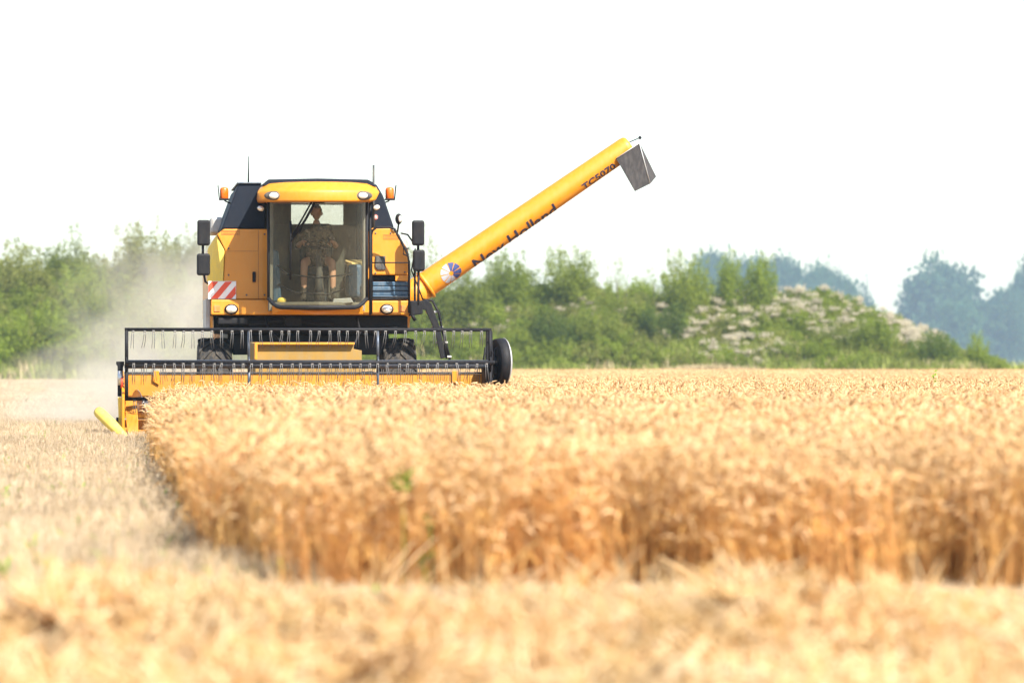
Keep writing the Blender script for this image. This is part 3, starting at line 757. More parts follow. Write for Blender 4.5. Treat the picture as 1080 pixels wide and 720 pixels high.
# grain tank
bm = nb()
YT = YB + .10
prism(bm, [M(233.8, 241, YT), M(251.3, 194.3, YT), M(276, 194.3, YT), M(280, 200, YT), M(280, 241, YT)], (0, 1.15, 0), .02)
prism(bm, [M(391.5, 241, YT), M(391.5, 194.3, YT), M(397, 194.3, YT), M(404, 206, YT), M(415.7, 240, YT)], (0, 1.15, 0), .02)
prism(bm, [M(233.8, 241, YT) + Vector((0, 1.1, 0)), M(251.3, 194.3, YT) + Vector((0, 1.1, -.01)), M(397, 194.3, YT) + Vector((0, 1.1, -.01)), M(404, 206, YT) + Vector((0, 1.1, 0)), M(415.7, 240, YT) + Vector((0, 1.1, 0))], (0, 2.0, 0), .03)
part('grain_tank', bm, TANK)
bm = nb(); px_prism(bm, [(250, 192.2), (276, 192.2), (276, 194), (250, 194)], YT - .03, 2.7, .01); part('tank_rim', bm, BLUST)
bm = nb()
px_prism(bm, [(222, 229), (235.5, 229), (235.5, 246), (222, 246)], YB + 2.2, 1.3, .04); part('engine_intake', bm, GRY)
# cab
YC = 2.75
def arc(px, py, off=0.0, xo=0.0):                    # point on the curved windscreen
    u = (px - 335) / 52.0
    return M(px + xo, py, YC + .36 * u * u + off)
def zbot(px):
    u = abs(px - 335) / 52.0; return 323.5 - 9.5 * max(0, (u - .72) / .28) ** 2.2
pxs = [283 + 104 * i / 24 for i in range(25)]
bm = nb(); rows = 10; grid = []
for j in range(rows + 1):
    grid.append(addv(bm, [arc(px, 211 + (zbot(px) - 211) * j / rows) for px in pxs]))
for j in range(rows):
    for i in range(24): bm.faces.new((grid[j][i], grid[j][i + 1], grid[j + 1][i + 1], grid[j + 1][i])).smooth = True
WS = part('windscreen', bm, GLASS)
bm = nb(); tube(bm, [arc(px, zbot(px) + .6) for px in pxs], .032, 8)
tube(bm, [arc(283.2, 213), arc(283.2, 316)], .022, 6); tube(bm, [arc(386.8, 213), arc(386.8, 316)], .022, 6)
build('seal', bm, BLK, WS, True)
# cab frame: floor, pillars, rear wall round its window, lower side walls
YR = 4.65
def P3(px, py, yl): return M(px, py, yl)
xcl, xcr = M(283.5, 260, YC + .5).x, M(386.5, 260, YC + .5).x
zf, zr = M(335, 324, YC + .3).z, M(335, 212, YC + .3).z
bm = nb()
prism(bm, [Vector((xcl + .08, YC + .5, zf + .03)), Vector(((xcl + xcr) / 2, YC + .16, zf + .03)), Vector((xcr - .08, YC + .5, zf + .03)), Vector((xcr - .08, YR - .03, zf + .03)), Vector((xcl + .08, YR - .03, zf + .03))], (0, 0, .05), .01)
for x in (xcl + .035, xcr - .035):
    box(bm, ((x), YC + .5, (zf + zr) / 2 + .05), (.06, .08, zr - zf - .06), None, .015)
    box(bm, ((x), YR - .06, (zf + zr) / 2), (.07, .12, zr - zf + .04), None, .015)
    box(bm, ((x), (YC + .67 + YR - .12) / 2, zf + .16), (.05, YR - YC - .8, .42), None, .01)
# rear wall in four pieces round the rear window
w0, w1 = M(307, 214, YR).x, M(362, 214, YR).x; wz0, wz1 = M(335, 237, YR).z, M(335, 216, YR).z
def slab(x0, x1, z0, z1, y, t=.05): box(bm, ((x0 + x1) / 2, y, (z0 + z1) / 2), (x1 - x0, t, z1 - z0), None, .004)
slab(xcl + .07, xcr - .07, zf, wz0, YR); slab(xcl + .02, w0, wz0 + .001, zr + .07, YR); slab(w1, xcr - .02, wz0 + .001, zr + .07, YR); slab(w0 + .001, w1 - .001, wz1, zr + .07, YR)
part('cab_frame', bm, CABIN)
bm = nb(); box(bm, ((w0 + w1) / 2, YT + 1.085, (wz0 + wz1) / 2 + .05), (w1 - w0 + .5, .02, wz1 - wz0 + .35), None, .004); part('pale_backing', bm, WHT)  # pale plate added behind the rear window to make it look bright
bm = nb(); box(bm, ((w0 + w1) / 2, YR - .0, (wz0 + wz1) / 2), (w1 - w0, .008, wz1 - wz0)); part('rear_window', bm, GLASS2)
for x in (xcl + .035, xcr - .035):
    bm = nb(); box(bm, (x, (YC + .67 + YR - .12) / 2, (zf + .37 + zr) / 2), (.006, YR - YC - .8, zr - zf - .37)); part('side_window', bm, GLASS2)
# roof: yellow visor and dark top plate
bm = nb()
def vis(px, py, back=0.0):
    u = (px - 336) / 66.0; return M(px, py, YC - .36 + .42 * u * u + back)
front_lo = [vis(px, 212.8 - (1.2 if abs(px - 336) > 55 else 0)) for px in (275, 283, 300, 318, 336, 354, 372, 388, 396)]
front_mid = [vis(px, 201 if abs(px - 336) < 60 else 203) for px in (270, 281, 299, 318, 336, 354, 373, 390, 401.5)]
front_up = [vis(px, py, .22) for px, py in ((276, 196), (284, 193.6), (300, 192.2), (318, 191.6), (336, 191.4), (354, 191.6), (372, 192.2), (387, 193.6), (396, 196))]
back_up = [Vector((p_.x, YR - .05, p_.z + .02)) for p_ in front_up]; back_lo = [Vector((p_.x, YR - .05, front_lo[0].z + .02)) for p_ in front_lo]
rowsv = [addv(bm, r_) for r_ in (front_lo, front_mid, front_up, back_up, back_lo)]
for j in range(5):
    r0, r1 = rowsv[j], rowsv[(j + 1) % 5]
    for i in range(8): bm.faces.new((r0[i], r0[i + 1], r1[i + 1], r1[i]))
for i in (0, 8): bm.faces.new([r_[i] for r_ in rowsv])
bmesh.ops.recalc_face_normals(bm, faces=bm.faces)
sharp = [e for e in bm.edges if len(e.link_faces) == 2 and e.calc_face_angle(0) > .45]
bmesh.ops.bevel(bm, geom=sharp, offset=.03, segments=3, affect='EDGES', profile=.5)
RF = part('cab_roof', bm, YEL, None, True)
bm = nb(); px_prism(bm, [(283, 189.2), (335, 188.2), (388, 189.4), (393, 192), (397, 197), (390, 196), (336, 193), (284, 196), (279, 196), (276, 195)], YC + .12, 1.6, .012); build('roof_plate', bm, TANK, RF)
for px in (289, 382.5):
    c = vis(px, 206.4)
    sg = 1 if px > 336 else -1
    bm = nb(); ell(bm, c + Vector((0, -.0, 0)), (.15, .05, .068), 0, 16, Euler((0, 0, sg * .10))); o = build('work_light', bm, CABD, RF, True)
    bm = nb(); ell(bm, c + Vector((0, -.03, 0)), (.078, .035, .05)); build('lens', bm, LENS, o, True)
for px, py in ((275, 220), (397, 219)):
    c = M(px, py, YC + .55); sg = 1 if px > 336 else -1
    bm = nb(); ell(bm, c, (.065, .05, .048), 0, 14, Euler((0, -sg * .35, sg * .3))); tube(bm, [c + Vector((0, .04, 0)), c + Vector((-sg * .08, .14, .1))], .014, 6); o = part('work_light', bm, BLK, None, True)
    bm = nb(); ell(bm, c + Vector((0, -.02, 0)), (.056, .042, .04), 0, 14, Euler((0, -sg * .35, sg * .3))); build('lens', bm, LENS, o, True)
bm = nb(); lathe(bm, [(.038, 0), (.038, .004)], M(396, 229, YT - .004), (0, -1, 0), 20); dd = part('decal', bm, WHT, None, False, 'round red and white speed sticker')
bm = nb(); lathe(bm, [(.036, 0), (.036, .003)], M(396, 229, YT - .0085), (0, -1, 0), 20); lathe(bm, [(.022, 0), (.022, .002)], M(396, 229, YT - .0125), (0, -1, 0), 20, 1); px_prism(bm, [(395.7, 227.9), (396.4, 227.9), (396.4, 230.2), (395.7, 230.2)], YT - .0165, .002, 0); build('decal_ring', bm, [RED, WHT], dd)
# wiper
bm = nb()
tube(bm, [arc(333, 211.5, -.05), arc(322, 232, -.05), arc(309.5, 250, -.045)], .020, 6); tube(bm, [arc(329.5, 211.5, -.05), arc(318, 232, -.05), arc(308.5, 248, -.045)], .014, 6)
tube(bm, [arc(306.5, 233, -.03), arc(306.8, 254, -.03), arc(306, 295, -.03)], .015, 6); tube(bm, [arc(309.5, 250, -.045), arc(306.6, 255, -.035)], .012, 6)
box(bm, arc(336, 212.2, -.06), (.18, .07, .06), None, .01)
part('wiper', bm, BLK, None, True)
# interior: seat, steering column, console, sun blind rail
ix = M(334, 260, 4.1).x
bm = nb(); box(bm, (ix, 4.12, 2.54), (.52, .5, .14), None, .05); box(bm, (ix, 4.40, 2.92), (.5, .14, .72), Euler((-.12, 0, 0)), .05); box(bm, (ix, 4.15, 2.27), (.36, .34, .42), None, .03)
part('driver_seat', bm, SEAT)
bm = nb(); sw = Vector((ix, 3.50, 2.93)); ax = Vector((0, -.30, .95)).normalized(); u, v = frame_of(ax)
tube(bm, [sw + (u * math.cos(t) + v * math.sin(t)) * .20 for t in [2 * math.pi * k / 28 for k in range(29)]], .015, 8, False)
for t in (R(90), R(210), R(330)): tube(bm, [sw - ax * .03, sw + (u * math.cos(t) + v * math.sin(t)) * .20], .012, 6)
STW = part('steering_wheel', bm, BLK, None, True)
bm = nb(); tube(bm, [sw - ax * .03, (ix, 3.38, 2.4), (ix, 3.34, zf + .05)], [.04, .06, .09], 10); part('steering_column', bm, CABD, None, True)
bm = nb(); rx = M(374, 300, 3.7).x; box(bm, (rx, 3.85, 2.38), (.22, .75, .5), None, .04); part('console', bm, BLUB)
bm = nb(); box(bm, (rx, 3.75, 2.66), (.26, .3, .05), Euler((.2, 0, .1)), .015); part('console_cover', bm, STRAWCLOTH)
bm = nb(); tube(bm, [M(293, 280, 3.3), M(303, 289, 3.15), M(335, 293, 3.1), M(372, 289, 3.2)], .014, 6); tube(bm, [M(293, 300, 3.3), M(310, 308, 3.12), M(345, 311, 3.1), M(362, 305, 3.2)], .014, 6); part('hand_rail', bm, BLK, None, True)
bm = nb(); px_prism(bm, [(287, 262), (294, 265), (297, 318), (288, 318)], 3.5, .5, .02); part('door_trim', bm, BLUB)
bm = nb(); px_prism(bm, [(352, 315), (370, 314), (373, 319), (350, 321)], 3.1, .2, .01); part('floor_mat', bm, GRY)
bm = nb(); ell(bm, M(297, 317, 3.3), (.07, .04, .05)); part('pedal', bm, YELP, None, True)

# beacons and antennas
for px, s in ((236.5, -1), (411, 1)):
    c = M(px, 204, YB + .3)
    bm = nb(); tube(bm, [c + Vector((-s * .12, .1, -.16)), c + Vector((-s * .02, 0, -.12)), c + Vector((0, 0, -.10))], .012, 6); box(bm, c + Vector((0, 0, -.094)), (.15, .13, .024), None, .006); box(bm, c + Vector((s * .085, 0, .01)), (.012, .12, .23), Euler((0, s * .1, 0)), .003)
    o = part('beacon', bm, BLK)
    bm = nb(); lathe(bm, [(.062, -.08), (.066, -.075), (.066, .05), (.058, .085), (.02, .095)], c, (0, 0, 1), 18); build('amber_dome', bm, ORG, o, False)
bm = nb(); tube(bm, [M(262, 195, YB + .6), M(262, 165, YB + .6)], [.014, .006], 6); part('antenna', bm, BLK)
bm = nb(); tube(bm, [M(394, 240, YC + .6), M(394, 174, YC + .6)], [.02, .016], 8); part('antenna', bm, CABD)
bm = nb(); tube(bm, [M(390.5, 332, YC + .62), M(390.5, 214, YC + .62)], .019, 8); part('grab_rail', bm, BLK)

# mirrors
def mirror(px0, px1, py0, py1, yl):
    bm = nb(); c0, c1 = M(px0, py1, yl), M(px1, py0, yl); c = (c0 + c1) / 2
    box(bm, c, (c1.x - c0.x, .11, c1.z - c0.z), None, .032)
    o = part('mirror', bm, BLK)
    bm = nb(); box(bm, c + Vector((0, .0585, 0)), (c1.x - c0.x - .05, .006, c1.z - c0.z - .06), None, .002); build('mirror_glass', bm, STL, o)
YM = YB - .35
mirror(208, 221.5, 232, 259, YM); mirror(207.5, 221.5, 267.5, 290.5, YM); mirror(434.5, 447.5, 232.5, 259, YM); mirror(435.5, 448, 263.5, 286, YM)
bm = nb()
tube(bm, [M(214, 258, YM + .03), M(214, 269, YM + .03)], .02, 6); part('mirror_joint', bm, BLK, None, True); bm = nb(); tube(bm, [M(215, 289, YM + .03), M(216.5, 297, YM + .1), M(221, 300, YB + .12)], .017, 6); part('mirror_bracket', bm, BLK, None, True)
bm = nb()
tube(bm, [M(441, 258, YM + .03), M(441, 264, YM + .03)], .02, 6); part('mirror_joint', bm, BLK, None, True); bm = nb(); tube(bm, [M(441.5, 285, YM + .03), M(441, 330, YM + .1)], .02, 6); part('mirror_pole', bm, BLK, None, True); bm = nb(); tube(bm, [M(437.5, 285, YM + .1), M(437.5, 332, YM + .1)], .017, 6); part('mirror_pole', bm, BLK, None, True); bm = nb()
tube(bm, [M(423, 246, YB), M(430, 247.5, YM + .2), M(436, 256, YM + .05)], .013, 6); part('mirror_bracket', bm, BLK, None, True)
bm = nb(); ell(bm, M(420.5, 231, YB - .1), (.055, .05, .085)); tube(bm, [M(420.5, 236, YB - .1), M(419, 246, YB + .02)], .014, 6); o = part('work_light', bm, BLK, None, True)
bm = nb(); ell(bm, M(422, 231, YB - .145), (.028, .02, .05)); build('lens', bm, LENS, o, True)
# guard rail of the access platform
bm = nb()
tube(bm, [M(391.6, 331, YM), M(391.6, 249, YM), M(393, 243, YM), M(397, 240, YM), (M(411, 239.6, YM)), M(416, 241.5, YM), M(424, 256, YM), M(430, 268, YM), M(431.5, 276, YM), M(431.5, 330, YM)], .019, 8)
tube(bm, [M(391.8, 277, YM), M(431.3, 277, YM)], .011, 6); tube(bm, [M(431.3, 262, YM), M(425.5, 262, YM), M(425.5, 268, YM), M(430, 270, YM)], .012, 6); tube(bm, [M(391.8, 313.5, YM), M(431.3, 313.5, YM)], .016, 6)
part('guard_rail', bm, BLK, None, True)

# ladder swung to the side
bm = nb()
YL = YM + .1
px_prism(bm, [(440, 317.5), (450, 316), (455, 320), (464, 345), (470.5, 377), (465, 378.5), (459, 350), (449, 327), (440, 325)], YL, .05, .008)
rail2 = [M(446, 316, YL + .55), M(456, 317, YL + .55), (M(463, 330, YL + .55)), M(467, 350, YL + .55), M(474.5, 379, YL + .55)]
tube(bm, rail2, .022, 6)
tube(bm, [M(456, 317, YL), M(463, 329, YL), M(467.5, 352, YL), M(471, 378, YL)], .016, 6)
part('ladder', bm, BLK)
LD = CH_.children[-1] if False else bpy.data.objects['ladder']
for (x0, y0) in ((453, 329), (459, 345), (464, 361), (468, 376)):
    bm = nb(); c = M(x0 + 2, y0, YL + .28); box(bm, c, (.14, .52, .03), None, .005); build('step', bm, GRY, LD)
bm = nb(); px_prism(bm, [(432.5, 317), (446, 317), (446, 331), (433.5, 333)], YL - .03, .5, .015); tube(bm, [M(434, 331, YL), M(438, 338, YL)], .03, 6); part('ladder_bracket', bm, BLK)
# hydraulic hoses by the ladder
bm = nb(); tube(bm, [M(438, 262, YM + .08), M(434, 285, YM + .06), M(440, 300, YM + .05), M(446, 316, YM + .1)], .011, 6); part('hose', bm, BLK, None, True)

# chassis, axle and wheels
bm = nb()
px_prism(bm, [(226, 333), (430, 333), (430, 352), (226, 352)], YB + .15, .5, .02)
px_prism(bm, [(246, 352.4), (404, 352.4), (404, 374), (246, 374)], YB + .35, .35, .02)
px_prism(bm, [(230, 335), (262, 335), (262, 342), (230, 342)], YB - .1, .26, .02); px_prism(bm, [(300, 334), (318, 334), (318, 344), (300, 344)], YB - .08, .2, .02)
tube(bm, [M(262, 342, YB), M(300, 338, YB - .05), M(352, 343, YB)], .03, 8); tube(bm, [M(240, 346, YB + .05), M(330, 349, YB + .05), M(420, 345, YB + .05)], .03, 8)
tube(bm, [M(280, 334, YB - .1), M(284, 350, YB - .2), M(300, 362, YB - .5)], .02, 6); tube(bm, [M(376, 334, YB - .1), M(380, 350, YB - .2), M(372, 366, YB - .6)], .02, 6)
px_prism(bm, [(240, 350), (410, 350), (410, 372), (240, 372)], YB + 1.1, 3.4, .02)
part('chassis', bm, BLK)
def wheel(xc, yc, Rr, wd, lug):
    r_ = empty('wheel', (xc, yc, Rr)); r_.parent = CH_
    bm = nb(); h = wd / 2
    lathe(bm, [(Rr * .55, -h * .8), (Rr * .62, -h), (Rr * .86, -h), (Rr * .955, -h * .82), (Rr * .965, 0), (Rr * .955, h * .82), (Rr * .86, h), (Rr * .62, h), (Rr * .55, h * .8)], (0, 0, 0), (1, 0, 0), 40)
    for k in range(lug):
        for s in (-1, 1):
            a = 2 * math.pi * (k + (.5 if s > 0 else 0)) / lug; t = bmesh.new()
            pts_ = []
            for q in range(4):
                aa = a + .14 * q * (1 if True else -1); rr = Rr * .985; x = s * h * (.04 + .31 * q)
                pts_.append((x, aa))
            for (x1_, a1_), (x2_, a2_) in zip(pts_, pts_[1:]):
                aw = .045
                vs_ = []
                for rr in (Rr * .94, Rr * 1.0):
                    for (x_, a_) in ((x1_, a1_ - aw), (x2_, a2_ - aw), (x2_, a2_ + aw), (x1_, a1_ + aw)):
                        vs_.append(t.verts.new((x_, math.cos(a_) * rr * (1 if abs(x_) < h * .8 else .975), math.sin(a_) * rr * (1 if abs(x_) < h * .8 else .975))))
                for f_ in ((4, 5, 6, 7), (0, 1, 5, 4), (1, 2, 6, 5), (2, 3, 7, 6), (3, 0, 4, 7)): t.faces.new([vs_[i] for i in f_])
            merge(bm, t)
    build('tyre', bm, RUB, r_)
    bm = nb(); lathe(bm, [(Rr * .08, -h * .35), (Rr * .3, -h * .35), (Rr * .34, -h * .55), (Rr * .53, -h * .75), (Rr * .56, -h * .8), (Rr * .56, h * .8), (Rr * .53, h * .75), (Rr * .34, h * .55), (Rr * .3, h * .35), (Rr * .08, h * .35)], (0, 0, 0), (1, 0, 0), 32); build('rim', bm, YELP, r_)
wxl, wxr = M(227, 370, YB + .3).x, M(421.5, 370, YB + .3).x
wheel(wxl, YB + .75, .76, .52, 20); wheel(wxr, YB + .75, .76, .52, 20)
wheel(wxl + .25, YB + 4.6, .5, .34, 16); wheel(wxr - .25, YB + 4.6, .5, .34, 16)

# feeder house
bm = nb()
a0 = [M(269.5, 362.5, 1.25), M(373, 362.5, 1.25), M(373, 369, 1.25), M(381.5, 369.5, 1.25), M(381.5, 402, 1.25), M(269.5, 402, 1.25)]
b0 = [Vector((p_.x, 3.8, p_.z + .04)) for p_ in a0]
va, vb = addv(bm, a0), addv(bm, b0); bm.faces.new(va); bm.faces.new(vb[::-1])
for i in range(6): bm.faces.new((va[i], vb[i], vb[(i + 1) % 6], va[(i + 1) % 6]))
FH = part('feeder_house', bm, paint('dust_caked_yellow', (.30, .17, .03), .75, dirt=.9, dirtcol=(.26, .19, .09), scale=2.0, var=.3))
bm = nb(); px_prism(bm, [(268.5, 361), (374, 361), (374, 363.4), (271.6, 363.4), (271.6, 379), (268.5, 379)], 1.16, .07, .006); build('edge_trim', bm, YEL, FH)
# header: trough, back wall, ends
YH = 1.05
zl = M(131, 418, YH); 
bm = nb()
bx0, bx1 = M(131, 395, YH).x, M(511, 395, YH).x
zt_, zm = M(320, 394.3, YH).z, .32
box(bm, ((bx0 + bx1) / 2, YH + .03, (zt_ + zm) / 2), (bx1 - bx0, .05, zt_ - zm), None, .01)
prism(bm, [Vector((bx0, YH, .30)), Vector((bx0, .55, .14)), Vector((bx0, .0, .13)), Vector((bx0, 0, .10)), Vector((bx0, .6, .11)), Vector((bx0, YH + .05, .26))], (bx1 - bx0, 0, 0))
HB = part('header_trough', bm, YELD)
for px in (164.5, 480):
    bm = nb(); px_prism(bm, [(px - 3.3, 391), (px + 3.3, 391), (px + 3.3, 406), (px - 3.3, 402)], YH - .03, .028, .006); build('bracket', bm, YEL, HB)
bm = nb(); box(bm, ((bx0 + bx1) / 2, YH + .02, zt_ + .016), (bx1 - bx0, .07, .028), None, .008); build('top_lip', bm, RUBGRY, HB)
bm = nb()                                           # intake auger with its flighting
ac = Vector((0, .68, .47)); tube(bm, [(bx0 + .03, .68, .47), (bx1 - .03, .68, .47)], .16, 16)
for s, (xa, xb) in ((1, (bx0 + .05, (bx0 + bx1) / 2 - .35)), (-1, (bx1 - .05, (bx0 + bx1) / 2 + .35))):
    prev = None; n = 110
    for k in range(n + 1):
        t = k / n; th = s * t * 2 * math.pi * abs(xb - xa) / .5; x = xa + (xb - xa) * t
        q = [bm.verts.new((x + o_, .68 + math.cos(th) * r_, .47 + math.sin(th) * r_)) for r_, o_ in ((.15, 0), (.27, 0), (.27, .008), (.15, .008))]
        if prev:
            for i in range(3): bm.faces.new((prev[i], prev[i + 1], q[i + 1], q[i]))
        prev = q
part('intake_auger', bm, STL)
bm = nb(); box(bm, ((bx0 + bx1) / 2, -.03, .105), (bx1 - bx0, .06, .03))
n = 70
for i in range(n):
    x = bx0 + (bx1 - bx0) * (i + .5) / n; prism(bm, [Vector((x - .014, -.05, .1)), Vector((x + .014, -.05, .1)), Vector((x, -.17, .1))], (0, 0, .018))
part('cutter_bar', bm, BLUST)
# end plates
def endplate(x, t, s):
    pl = [(-.12, .1), (-.12, .62), (.18, .78), (YH + .08, zt_ + .05), (YH + .08, .24), (.55, .1)]
    bm = nb(); prism(bm, [Vector((x, y_, z_)) for y_, z_ in pl], (t, 0, 0), .01); return bm
part('end_plate', endplate(bx0 - .045, .04, -1), YEL)
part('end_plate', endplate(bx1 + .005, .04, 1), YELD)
# left end: arm, lift cylinder, divider
bm = nb(); px_prism(bm, [(122.5, 381), (131, 381), (131, 385), (129.8, 387), (129.8, 418), (124, 418), (124, 386), (122.5, 384)], .25, .12, .01)
part('reel_arm', bm, BLK); bm = nb(); tube(bm, [M(123.8, 440, .1), M(123.6, 466, .1)], .018, 6); part('support_post', bm, BLK)
bm = nb(); tube(bm, [M(126.6, 391, .22), M(126.6, 406, .22)], .033, 10); tube(bm, [M(128.6, 398, .2), M(128.6, 409, .2)], .02, 8, True, 1); part('lift_cylinder', bm, [STL, RED])
bm = nb(); px_prism(bm, [(124.2, 418.5), (129.8, 418.5), (131, 452), (125.5, 452)], .12, .12, .02); DV = part('crop_divider', bm, YELP)
bm = nb(); A_, B_ = M(103.5, 433.5, .0), M(133, 462.5, -.55); tube(bm, [A_, A_.lerp(B_, .04), A_.lerp(B_, .55), A_.lerp(B_, .9), B_], [.07, .082, .08, .062, .03], 18); build('deflector_tube', bm, YELP, DV, True)
bm = nb(); d_ = (A_ - B_).normalized(); lathe(bm, [(.072, 0), (.06, .012), (.02, .014)], A_ + d_ * .001, d_, 18); build('tube_cap', bm, BLK, DV)
bm = nb(); 
for k in range(9):
    t = k / 8; tube(bm, [M(133 + 10 * t, 420, .35), M(134 + 11 * t, 445, .1 - .1 * t), M(136 + 9 * t, 462, -.3)], .012, 5)
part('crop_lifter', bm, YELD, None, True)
# right end: drive pillar and belt shield
bm = nb(); px_prism(bm, [(510.5, 380), (520, 380), (520, 404), (511.5, 404)], .25, .5, .015); px_prism(bm, [(513, 349), (519.5, 349), (520, 380.3), (512.5, 380.3)], .3, .1, .01)
tube(bm, [M(515, 360, .2), M(519, 372, .15), M(516, 385, .15), M(520, 398, .2)], .02, 6); tube(bm, [M(512, 366, .2), M(510, 380, .2), M(515, 392, .1)], .014, 6)
part('reel_arm', bm, BLK)
c = M(527.5, 381.5, .62); bm = nb()
lathe(bm, [(.02, -.06), (.20, -.065), (.26, -.02), (.30, -.09), (.335, -.08), (.347, .0), (.345, .05), (.325, .06), (.28, .085), (.02, .09)], c, (.975, .22, 0), 36); o = part('belt_shield', bm, BLK, None, True)  # shade of the front put into black, bright outer edge into the paler cover
bm = nb(); lathe(bm, [(.344, .052), (.349, .055), (.336, .070), (.285, .096), (.02, .10), (.02, .092)], c, (.975, .22, 0), 36); build('shield_cover', bm, GRY, o, True)
bm = nb(); lathe(bm, [(.05, -.10), (.09, -.09), (.09, -.05)], c, (.975, .22, 0), 20); 
for k in range(6):
    a = k * math.pi / 3; box(bm, c + Vector((-.075, -.02, 0)) + Vector((0, math.cos(a) * .14, math.sin(a) * .14)), (.02, .16, .025), Euler((a, 0, 0)))
build('spokes', bm, BLK, o)
# reel: shaft, four bats on four spiders, spring tines
rc = Vector((0, .15, M(320, 384, .15).z)); RR = .50
rx0, rx1 = M(133, 384, .15).x, M(517, 384, .15).x
bm = nb(); tube(bm, [(rx0, rc.y, rc.z), (rx1, rc.y, rc.z)], .062, 16); REEL = part('reel', bm, BLUST, None, True)
ph = R(3)
bats = [(math.cos(ph + k * math.pi / 2), math.sin(ph + k * math.pi / 2)) for k in range(4)]   # k=1 top, k=2 front(-y)... 
for k, (cy_, sz_) in enumerate(bats):
    bm = nb(); y_, z_ = rc.y - cy_ * RR, rc.z + sz_ * RR
    tube(bm, [(rx0 - .02, y_, z_), (rx1 + .02, y_, z_)], .027, 10)
    box(bm, ((rx0 + rx1) / 2, y_ + .02, z_ - .012), (rx1 - rx0, .05, .018), None, .004)
    build('bat', bm, BLK, REEL, False)
for px in (133.5, 262.5, 398.5, 517):
    bm = nb(); x = M(px, 384, .15).x
    for cy_, sz_ in bats: tube(bm, [(x, rc.y, rc.z), (x, rc.y - cy_ * RR, rc.z + sz_ * RR)], .021 if px in (262.5, 398.5) else .026, 8)
    lathe(bm, [(.11, -.012), (.11, .012)], (x, rc.y, rc.z), (1, 0, 0), 20)
    build('spider', bm, BLUST if px in (262.5, 398.5) else BLK, REEL, False)
tm = None; NT = 37
def tine_bm(ox=0, oy=0, oz=0, bm=None):
    bm = bm or nb()
    for dx in (-.013, .013):
        tube(bm, [(ox + dx, oy - .02, oz - .01), (ox + dx, oy - .033, oz - .05), (ox + dx * 1.3, oy + .0, oz - .16), (ox + dx * 1.4, oy + .05, oz - .25)], [.0055, .005, .0045, .003], 5)
    tube(bm, [(ox - .02, oy - .02, oz - .005), (ox + .02, oy - .02, oz - .005)], .012, 6)
    return bm
TINE = paint('spring_steel', (.15, .15, .15), .5, metal=.3, dirt=.3)
rest = nb()
for k, (cy_, sz_) in enumerate(bats):
    y_, z_ = rc.y - cy_ * RR, rc.z + sz_ * RR
    vis_bat = (k == 1) or (cy_ > .9)
    for i in range(NT):
        x = rx0 + .05 + (rx1 - rx0 - .1) * (i + .5) / NT + rnd.uniform(-.02, .02)
        if vis_bat:
            if tm is None:
                me = bpy.data.meshes.new('tine'); b_ = tine_bm(); b_.to_mesh(me); b_.free(); me.materials.append(TINE); tm = me
            o = link('tine', tm, None, REEL); o.location = (x, y_, z_ - .02); o.rotation_euler = (rnd.gauss(0, .12), rnd.gauss(0, .05), rnd.gauss(0, .25))
        else: tine_bm(x, y_, z_ - .02, rest)
o = build('tine', rest, TINE, REEL); o['kind'] = 'stuff'

# unloading auger
YA = YB + .55
A1, A2 = M(449, 300.5, YA), M(661, 155.5, YA)
ax = (A2 - A1).normalized(); dirf = Vector((0, -1, 0)); dirf = (dirf - ax * dirf.dot(ax)).normalized(); upv = dirf.cross(ax); upv = upv if upv.z > 0 else -upv
LA = (A2 - A1).length; RA0, RA1 = .203, .172
def ra(t): return RA0 + (RA1 - RA0) * t / LA
def on_tube(t, th, off=0.0): return A1 + ax * t + (dirf * math.cos(th) + upv * math.sin(th)) * (ra(t) + off)
bm = nb(); n = 36; prof = [(-.18, 1.0), (0, 1.0), (LA * .25, 1), (LA * .5, 1), (LA * .75, 1), (LA - .02, 1), (LA + .03, .96), (LA + .06, .82), (LA + .075, .02)]
rings = [addv(bm, [A1 + ax * t + (dirf * math.cos(a) + upv * math.sin(a)) * ra(t) * k for a in [2 * math.pi * i / n for i in range(n)]]) for t, k in prof]
for r0, r1 in zip(rings, rings[1:]):
    for i in range(n): bm.faces.new((r0[i], r0[(i + 1) % n], r1[(i + 1) % n], r1[i])).smooth = True
bm.faces.new(rings[0][::-1]); bm.faces.new(rings[-1])
AU = part('unloading_auger', bm, YEL)
# elbow down to the tank sump
bm = nb(); e0 = A1 - ax * .12; tube(bm, [e0 + ax * .1, e0 - ax * .12, e0 + Vector((-.28, .05, -.22)), e0 + Vector((-.34, .08, -.6))], [.205, .21, .21, .2], 20); build('elbow', bm, YEL, AU, True)
bm = nb(); lathe(bm, [(ra(LA * .02) + .003, 0), (ra(0) + .03, .004), (ra(0) + .03, .05), (ra(0) + .003, .055)], A1 - ax * .02, ax, 36); build('flange', bm, YEL, AU)
